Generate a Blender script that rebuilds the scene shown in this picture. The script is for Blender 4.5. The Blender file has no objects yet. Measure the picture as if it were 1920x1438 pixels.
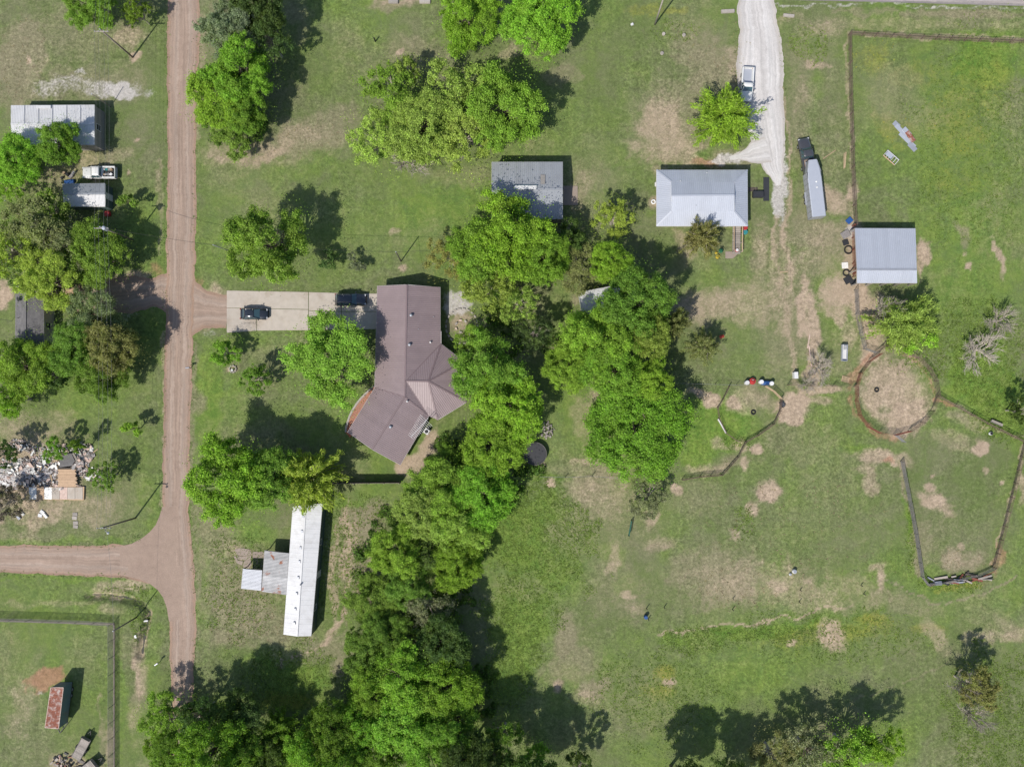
import bpy, bmesh, math, random
import numpy as np
from mathutils import Vector, Matrix

# ------------------------------------------------------------------ camera, sky, sun, exposure
SC = bpy.context.scene
COL = SC.collection
S = 0.088            # metres per survey unit (the site plan is drawn in survey units)
NX, NY = 1000, 750   # survey point straight below the drone
H = 113.0            # flying height in metres

cam_d = bpy.data.cameras.new("camera"); cam = bpy.data.objects.new("camera", cam_d); COL.objects.link(cam)
cam.location = (0, 0, H); cam.rotation_euler = (0, 0, 0)
cam_d.sensor_width = 36; cam_d.lens = 36 * (H / S) / 1920
cam_d.shift_x = (960 - NX) / 1920; cam_d.shift_y = -(719 - NY) / 1920
cam_d.clip_start = 1; cam_d.clip_end = 6000
SC.camera = cam

SUN_EL, SUN_AZ = math.radians(49), math.radians(53.7)     # azimuth of the shadows, from +x
world = bpy.data.worlds.new("World"); SC.world = world; world.use_nodes = True
wn = world.node_tree.nodes; wl = world.node_tree.links
bg = wn["Background"]; sky = wn.new("ShaderNodeTexSky"); sky.sky_type = 'NISHITA'; sky.sun_disc = False
sky.sun_elevation = SUN_EL
sdir = Vector((-math.cos(SUN_AZ), -math.sin(SUN_AZ)))      # horizontal direction towards the sun
sky.sun_rotation = math.atan2(sdir.x, sdir.y)
sky.altitude = 100; sky.air_density = 1.0; sky.dust_density = 1.2
wl.new(sky.outputs[0], bg.inputs[0]); bg.inputs[1].default_value = 0.135
sun_d = bpy.data.lights.new("sun", 'SUN'); sun_d.energy = 5.0; sun_d.angle = math.radians(0.53); sun_d.color = (1, .95, .87)
sun = bpy.data.objects.new("sun", sun_d); COL.objects.link(sun); sun.location = (0, 0, 60)
ld = Vector((math.cos(SUN_AZ) * math.cos(SUN_EL), math.sin(SUN_AZ) * math.cos(SUN_EL), -math.sin(SUN_EL)))
sun.rotation_euler = ld.to_track_quat('-Z', 'Y').to_euler()
SC.view_settings.view_transform = 'Standard'; SC.view_settings.look = 'None'
SC.view_settings.exposure = 0.2; SC.view_settings.gamma = 1; SC.view_settings.use_curve_mapping = False
SC.render.engine = 'CYCLES'
try:
    SC.cycles.max_bounces = 6; SC.cycles.diffuse_bounces = 3; SC.cycles.transmission_bounces = 3
    SC.cycles.glossy_bounces = 2; SC.cycles.transparent_max_bounces = 4
except Exception: pass

rnd = random.Random(7)
R_ = math.radians

def P(x, y, z=0.0):
    """world point of a spot surveyed at (x, y) whose height above ground is z"""
    k = S * (1 - z / H)
    return Vector(((x - NX) * k, -(y - NY) * k, z))

# ------------------------------------------------------------------ materials
def nodes_of(name):
    m = bpy.data.materials.new(name); m.use_nodes = True
    nt = m.node_tree; return m, nt, nt.nodes["Principled BSDF"]

def N(nt, t, **kw):
    n = nt.nodes.new("ShaderNode" + t)
    for k, v in kw.items(): setattr(n, k, v)
    return n

def mixc(nt, fac, a, b, blend='MIX'):
    n = nt.nodes.new("ShaderNodeMix"); n.data_type = 'RGBA'; n.blend_type = blend
    for sock, v in ((0, fac), (6, a), (7, b)):
        if isinstance(v, bpy.types.NodeSocket): nt.links.new(v, n.inputs[sock])
        else: n.inputs[sock].default_value = v if sock == 0 else (*v, 1) if len(v) == 3 else v
    return n.outputs[2]

def mth(nt, op, a, b=None, clamp=False):
    n = nt.nodes.new("ShaderNodeMath"); n.operation = op; n.use_clamp = clamp
    for i, v in enumerate((a, b)):
        if v is None: continue
        if isinstance(v, bpy.types.NodeSocket): nt.links.new(v, n.inputs[i])
        else: n.inputs[i].default_value = v
    return n.outputs[0]

def rng_map(nt, v, a, b, c=0.0, d=1.0, smooth=False):
    n = nt.nodes.new("ShaderNodeMapRange"); n.interpolation_type = 'SMOOTHSTEP' if smooth else 'LINEAR'
    nt.links.new(v, n.inputs[0])
    for i, x in enumerate((a, b, c, d)): n.inputs[i + 1].default_value = x
    return n.outputs[0]

def noise(nt, scale, detail=4, rough=.6, coord='Object', dist=0.0):
    tc = N(nt, "TexCoord"); n = N(nt, "TexNoise"); n.inputs["Scale"].default_value = scale
    n.inputs["Detail"].default_value = detail; n.inputs["Roughness"].default_value = rough
    n.inputs["Distortion"].default_value = dist
    nt.links.new(tc.outputs[coord], n.inputs[0]); return n.outputs[0]

def mat(name, col, rough=.75, metal=0.0, var=.18, dlim=(.45, .72), scale=1.5, dirt=None, dirt_amt=.35, dscale=.6, bump=0.0, bscale=8, rv=.1, spec=.4, coat=0):
    """painted/bare surface with weathering; rv = value spread between separate pieces"""
    m, nt, p = nodes_of(name)
    c0 = tuple(c * .68 for c in col)
    if dirt: dirt = tuple(c * .68 for c in dirt)
    n1 = noise(nt, scale, 5)
    v = rng_map(nt, n1, .25, .75, 1 - var, 1 + var)
    oi = N(nt, "ObjectInfo"); v = mth(nt, 'MULTIPLY', v, rng_map(nt, oi.outputs["Random"], 0, 1, 1 - rv, 1 + rv))
    cc = N(nt, "CombineColor"); 
    for i in range(3): nt.links.new(v, cc.inputs[i])
    out = mixc(nt, 1.0, c0, cc.outputs[0], 'MULTIPLY')
    if dirt:
        n2 = noise(nt, dscale, 6, .65, dist=.4)
        out = mixc(nt, mth(nt, 'MULTIPLY', rng_map(nt, n2, dlim[0], dlim[1], 0, 1, True), dirt_amt), out, dirt)
    nt.links.new(out, p.inputs["Base Color"])
    p.inputs["Roughness"].default_value = rough; p.inputs["Metallic"].default_value = metal
    p.inputs["Specular IOR Level"].default_value = spec
    if coat: p.inputs["Coat Weight"].default_value = coat; p.inputs["Coat Roughness"].default_value = .08
    if bump:
        b = N(nt, "Bump"); b.inputs["Strength"].default_value = bump; b.inputs["Distance"].default_value = .03
        nt.links.new(noise(nt, bscale, 4), b.inputs["Height"]); nt.links.new(b.outputs[0], p.inputs["Normal"])
    return m

def leaf_mat(name):
    m, nt, p = nodes_of(name)
    oi = N(nt, "ObjectInfo"); g = N(nt, "NewGeometry")
    isl = g.outputs["Random Per Island"]
    v = rng_map(nt, isl, 0, 1, .5, 1.5)
    v = mth(nt, 'MULTIPLY', v, rng_map(nt, noise(nt, .9, 2, .5), .3, .7, .72, 1.28))
    cc = N(nt, "CombineColor")
    for i in range(3): nt.links.new(v, cc.inputs[i])
    col = mixc(nt, 1.0, oi.outputs["Color"], cc.outputs[0], 'MULTIPLY')
    big = noise(nt, .45, 3, .6)
    col = mixc(nt, rng_map(nt, big, .45, .68, 0, .38), col, (.22, .30, .05))
    nt.links.new(col, p.inputs["Base Color"])
    p.inputs["Roughness"].default_value = .6; p.inputs["Specular IOR Level"].default_value = .25
    tr = N(nt, "BsdfTranslucent"); nt.links.new(mixc(nt, 1.0, col, (1.3, 1.35, .6), 'MULTIPLY'), tr.inputs[0])
    mx = N(nt, "MixShader"); mx.inputs[0].default_value = .45
    out = nt.nodes["Material Output"]
    nt.links.new(p.outputs[0], mx.inputs[1]); nt.links.new(tr.outputs[0], mx.inputs[2]); nt.links.new(mx.outputs[0], out.inputs[0])
    return m

M = {}
M['leaf'] = leaf_mat('leaf')
M['bark'] = mat('bark', (.16, .13, .10), .9, var=.3, scale=3, bump=.5)
M['twig'] = mat('twig', (.46, .405, .335), .9, var=.25, scale=3)
M['brown_roof'] = mat('brown_roof', (.285, .218, .222), .5, .1, var=.06, scale=.5, dirt=(.34, .265, .265), dirt_amt=.35, rv=.05, spec=.5)
M['brown_trim'] = mat('brown_trim', (.22, .16, .165), .5, .1, var=.05)
M['white_trim'] = mat('white_trim', (.62, .60, .57), .6, var=.1)
M['galv'] = mat('galv', (.47, .49, .54), .42, .35, var=.08, scale=.7, dirt=(.36, .36, .38), dirt_amt=.25, rv=.06)
M['galv_light'] = mat('galv_light', (.58, .61, .68), .42, .3, var=.05, scale=.6, dirt=(.48, .5, .55), dirt_amt=.2, rv=.04)
M['white_roof'] = mat('white_roof', (.70, .70, .71), .5, .05, var=.06, scale=.8, dirt=(.46, .44, .42), dirt_amt=.35, dscale=.9, rv=.05)
M['grey_roof'] = mat('grey_roof', (.40, .42, .45), .45, .25, var=.07, scale=.8, dirt=(.3, .3, .31), dirt_amt=.3, rv=.06)
M['shingle'] = mat('shingle', (.155, .148, .15), .9, var=.3, scale=6, dirt=(.24, .23, .22), dirt_amt=.5, dscale=.7, rv=.16)
M['rusty'] = mat('rusty', (.44, .44, .45), .6, .25, var=.2, scale=1.2, dirt=(.30, .10, .045), dirt_amt=.95, dscale=.6, rv=.2, dlim=(.57, .66))
M['rust'] = mat('rust', (.26, .085, .05), .85, 0, var=.3, scale=2.5, dirt=(.62, .56, .52), dirt_amt=.75, dscale=1.6, rv=.1)
M['brick'] = mat('brick', (.36, .12, .07), .85, var=.25, scale=9, dirt=(.5, .25, .17), dirt_amt=.5, dscale=2)
M['patio'] = mat('patio', (.52, .17, .09), .85, var=.22, scale=7, rv=.16)
M['cream'] = mat('cream', (.55, .53, .45), .7, var=.08, scale=2)
M['siding_grey'] = mat('siding_grey', (.30, .28, .26), .7, var=.1, scale=2)
M['siding_green'] = mat('siding_green', (.07, .11, .10), .6, var=.15, scale=2)
M['siding_white'] = mat('siding_white', (.6, .6, .58), .65, var=.1, scale=2)
M['glass'] = mat('glass', (.03, .045, .05), .08, 0, var=.1, spec=.8)
M['car_glass'] = mat('car_glass', (.05, .10, .12), .06, 0, var=.05, spec=.8)
M['tyre'] = mat('tyre', (.02, .02, .02), .85, var=.2)
M['black'] = mat('black', (.02, .02, .022), .6, var=.2)
M['rubber_mat'] = mat('rubber_mat', (.035, .037, .042), .55, var=.15)
M['chrome'] = mat('chrome', (.55, .55, .56), .25, .9, var=.05)
M['paint_white'] = mat('paint_white', (.78, .78, .77), .35, 0, var=.04, coat=.5)
M['paint_black'] = mat('paint_black', (.035, .042, .052), .22, .4, var=.05, coat=1)
M['paint_navy'] = mat('paint_navy', (.04, .046, .06), .2, .4, var=.05, coat=1)
M['paint_grey'] = mat('paint_grey', (.10, .10, .11), .3, .35, var=.05, coat=.8)
M['lamp_red'] = mat('lamp_red', (.35, .02, .02), .3, var=.05)
M['lamp_clear'] = mat('lamp_clear', (.7, .7, .72), .15, .2, var=.05)
M['pole'] = mat('pole', (.24, .20, .165), .9, var=.25, scale=4)
M['wire'] = mat('wire', (.25, .25, .26), .6, .3, var=.05)
M['cable'] = mat('cable', (.03, .03, .03), .7, var=.05)
M['steel'] = mat('steel', (.38, .38, .40), .5, .5, var=.1)
M['pipe_red'] = mat('pipe_red', (.22, .07, .045), .75, 0, var=.3, scale=4)
M['pipe_brown'] = mat('pipe_brown', (.17, .12, .09), .8, 0, var=.3, scale=4)
M['pipe_green'] = mat('pipe_green', (.03, .13, .09), .6, 0, var=.2)
M['pipe_grey'] = mat('pipe_grey', (.22, .21, .20), .7, .2, var=.2)
M['wood'] = mat('wood', (.45, .33, .21), .85, var=.25, scale=5, rv=.2)
M['wood_grey'] = mat('wood_grey', (.36, .32, .28), .9, var=.25, scale=5, rv=.22)
M['wood_dark'] = mat('wood_dark', (.11, .09, .075), .9, var=.3, scale=5, rv=.3)
M['plywood'] = mat('plywood', (.58, .40, .26), .85, var=.12, scale=3, rv=.1)
M['debris_white'] = mat('debris_white', (.88, .86, .82), .8, var=.2, scale=4, rv=.25)
M['debris_pink'] = mat('debris_pink', (.64, .48, .41), .85, var=.25, scale=4, rv=.25)
M['debris_grey'] = mat('debris_grey', (.40, .37, .36), .85, var=.25, scale=4, rv=.35)
M['concrete'] = mat('concrete', (.52, .46, .395), .9, var=.09, scale=.9, dirt=(.34, .27, .20), dirt_amt=.5, dscale=.35, bump=.15, bscale=20, rv=.07)
M['concrete_old'] = mat('concrete_old', (.37, .30, .25), .9, var=.12, scale=1.2, dirt=(.28, .22, .17), dirt_amt=.5, bump=.2, bscale=10, rv=.1)
M['stone'] = mat('stone', (.42, .38, .34), .9, var=.2, scale=4, bump=.4, rv=.2)
M['plastic_white'] = mat('plastic_white', (.78, .78, .78), .45, var=.05)
M['plastic_blue'] = mat('plastic_blue', (.03, .10, .30), .45, var=.1)
M['plastic_red'] = mat('plastic_red', (.48, .04, .04), .45, var=.1)
M['plastic_green'] = mat('plastic_green', (.03, .16, .07), .45, var=.1)
M['plastic_teal'] = mat('plastic_teal', (.04, .24, .25), .45, var=.1)
M['plastic_yellow'] = mat('plastic_yellow', (.65, .47, .03), .45, var=.1)
M['box_blue'] = mat('box_blue', (.13, .20, .23), .55, .1, var=.15, scale=1.5, dirt=(.25, .14, .09), dirt_amt=.4, rv=.06)
M['trampoline_bed'] = mat('trampoline_bed', (.035, .036, .042), .6, var=.08)

# ------------------------------------------------------------------ mesh helpers
class MB:
    def __init__(s): s.v = []; s.f = []
    def add(s, vs, fs):
        o = len(s.v); s.v += [tuple(v) for v in vs]; s.f += [tuple(i + o for i in f) for f in fs]; return s
    def box(s, c, d, rz=0.0, tilt=None):
        c = Vector(c); hx, hy, hz = d[0] / 2, d[1] / 2, d[2] / 2
        R = Matrix.Rotation(rz, 3, 'Z')
        if tilt: R = R @ Matrix.Rotation(tilt[0], 3, 'X') @ Matrix.Rotation(tilt[1], 3, 'Y')
        vs = [c + R @ Vector((x * hx, y * hy, z * hz)) for x in (-1, 1) for y in (-1, 1) for z in (-1, 1)]
        return s.add(vs, [(0, 1, 3, 2), (4, 6, 7, 5), (0, 4, 5, 1), (2, 3, 7, 6), (0, 2, 6, 4), (1, 5, 7, 3)])
    def beam(s, a, b, w, h):
        a, b = Vector(a), Vector(b); d = (b - a).normalized()
        up = Vector((0, 0, 1)) if abs(d.z) < .95 else Vector((1, 0, 0))
        x = d.cross(up).normalized(); u = x.cross(d)
        vs = [p + x * i * w / 2 + u * j * h / 2 for p in (a, b) for i, j in ((-1, -1), (1, -1), (1, 1), (-1, 1))]
        return s.add(vs, [(0, 1, 2, 3), (7, 6, 5, 4), (0, 4, 5, 1), (1, 5, 6, 2), (2, 6, 7, 3), (3, 7, 4, 0)])
    def tube(s, pts, rs, n=8, cap=True):
        pts = [Vector(p) for p in pts]
        if not hasattr(rs, '__len__'): rs = [rs] * len(pts)
        vs = []; fs = []
        for i, p in enumerate(pts):
            d = (pts[min(i + 1, len(pts) - 1)] - pts[max(i - 1, 0)]).normalized()
            up = Vector((0, 0, 1)) if abs(d.z) < .9 else Vector((1, 0, 0))
            x = d.cross(up).normalized(); u = x.cross(d)
            for k in range(n):
                a = 2 * math.pi * k / n; vs.append(p + (x * math.cos(a) + u * math.sin(a)) * rs[i])
        for i in range(len(pts) - 1):
            for k in range(n):
                k2 = (k + 1) % n; fs.append((i * n + k, i * n + k2, (i + 1) * n + k2, (i + 1) * n + k))
        if cap: fs.append(tuple(range(n))[::-1]); fs.append(tuple((len(pts) - 1) * n + k for k in range(n)))
        return s.add(vs, fs)
    def prism(s, poly, z0, z1):
        n = len(poly); vs = [(p[0], p[1], z0) for p in poly] + [(p[0], p[1], z1) for p in poly]
        fs = [tuple(range(n))[::-1], tuple(range(n, 2 * n))] + [(i, (i + 1) % n, n + (i + 1) % n, n + i) for i in range(n)]
        return s.add(vs, fs)
    def loft(s, secs, closed=True):
        n = len(secs[0]); vs = [v for sec in secs for v in sec]; fs = []
        for i in range(len(secs) - 1):
            for k in range(n if closed else n - 1):
                k2 = (k + 1) % n; fs.append((i * n + k, i * n + k2, (i + 1) * n + k2, (i + 1) * n + k))
        fs.append(tuple(range(n))[::-1]); fs.append(tuple((len(secs) - 1) * n + k for k in range(n)))
        return s.add(vs, fs)
    def mesh(s, name, m=None, smooth=False):
        me = bpy.data.meshes.new(name); me.from_pydata(s.v, [], s.f); 
        bm = bmesh.new(); bm.from_mesh(me); bmesh.ops.recalc_face_normals(bm, faces=bm.faces); bm.to_mesh(me); bm.free()
        if m: me.materials.append(M[m] if isinstance(m, str) else m)
        if smooth: me.shade_smooth()
        return me
    def build(s, name, m, parent=None, smooth=False):
        return link(name, s.mesh(name, m, smooth), parent)

def link(name, me, parent=None):
    o = bpy.data.objects.new(name, me); COL.objects.link(o)
    if parent: o.parent = parent
    return o
def tag(o, label, cat, group=None, kind=None):
    if label: o["label"] = label
    if cat: o["category"] = cat
    if group: o["group"] = group
    if kind: o["kind"] = kind
    return o
def thing(name, label, cat, loc=(0, 0, 0), rz=0.0, group=None):
    o = bpy.data.objects.new(name, None); COL.objects.link(o); o.location = loc; o.rotation_euler = (0, 0, rz)
    o.empty_display_size = .3
    return tag(o, label, cat, group)
def dup(root, loc, rz=None, label=None, scale=None):
    r = root.copy(); COL.objects.link(r); r.location = loc
    if rz is not None: r.rotation_euler = (0, 0, rz)
    if scale: r.scale = scale
    if label: r["label"] = label
    for ch in list(root.children):
        c = ch.copy(); COL.objects.link(c); c.parent = r
        for g in list(ch.children):
            d = g.copy(); COL.objects.link(d); d.parent = c
    return r
def npmesh(name, V, F, m=None):
    """V (n,3), F (m,k) arrays -> mesh"""
    me = bpy.data.meshes.new(name); k = F.shape[1]
    me.vertices.add(len(V)); me.vertices.foreach_set("co", np.asarray(V, np.float32).ravel())
    me.loops.add(F.size); me.loops.foreach_set("vertex_index", np.asarray(F, np.int32).ravel())
    me.polygons.add(len(F)); me.polygons.foreach_set("loop_start", np.arange(0, F.size, k, dtype=np.int32))
    me.polygons.foreach_set("loop_total", np.full(len(F), k, np.int32))
    me.update(calc_edges=True)
    if m: me.materials.append(M[m] if isinstance(m, str) else m)
    return me

# ------------------------------------------------------------------ numpy noise on the survey plan
def vnoise(x, y, cell, seed):
    r = np.random.RandomState(seed); g = r.rand(256, 256)
    fx, fy = x / cell + 1000, y / cell + 1000
    ix, iy = np.floor(fx).astype(int), np.floor(fy).astype(int); tx, ty = fx - ix, fy - iy
    tx = tx * tx * (3 - 2 * tx); ty = ty * ty * (3 - 2 * ty)
    a = g[ix % 256, iy % 256]; b = g[(ix + 1) % 256, iy % 256]; c = g[ix % 256, (iy + 1) % 256]; d = g[(ix + 1) % 256, (iy + 1) % 256]
    return (a * (1 - tx) + b * tx) * (1 - ty) + (c * (1 - tx) + d * tx) * ty
def fbm(x, y, cell, seed, o=4):
    t = 0; w = 0
    for i in range(o): t = t + vnoise(x, y, cell / 2 ** i, seed + i) * .55 ** i; w += .55 ** i
    return t / w - .5
def sstep(a, b, x):
    t = np.clip((x - a) / (b - a), 0, 1); return t * t * (3 - 2 * t)

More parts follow.
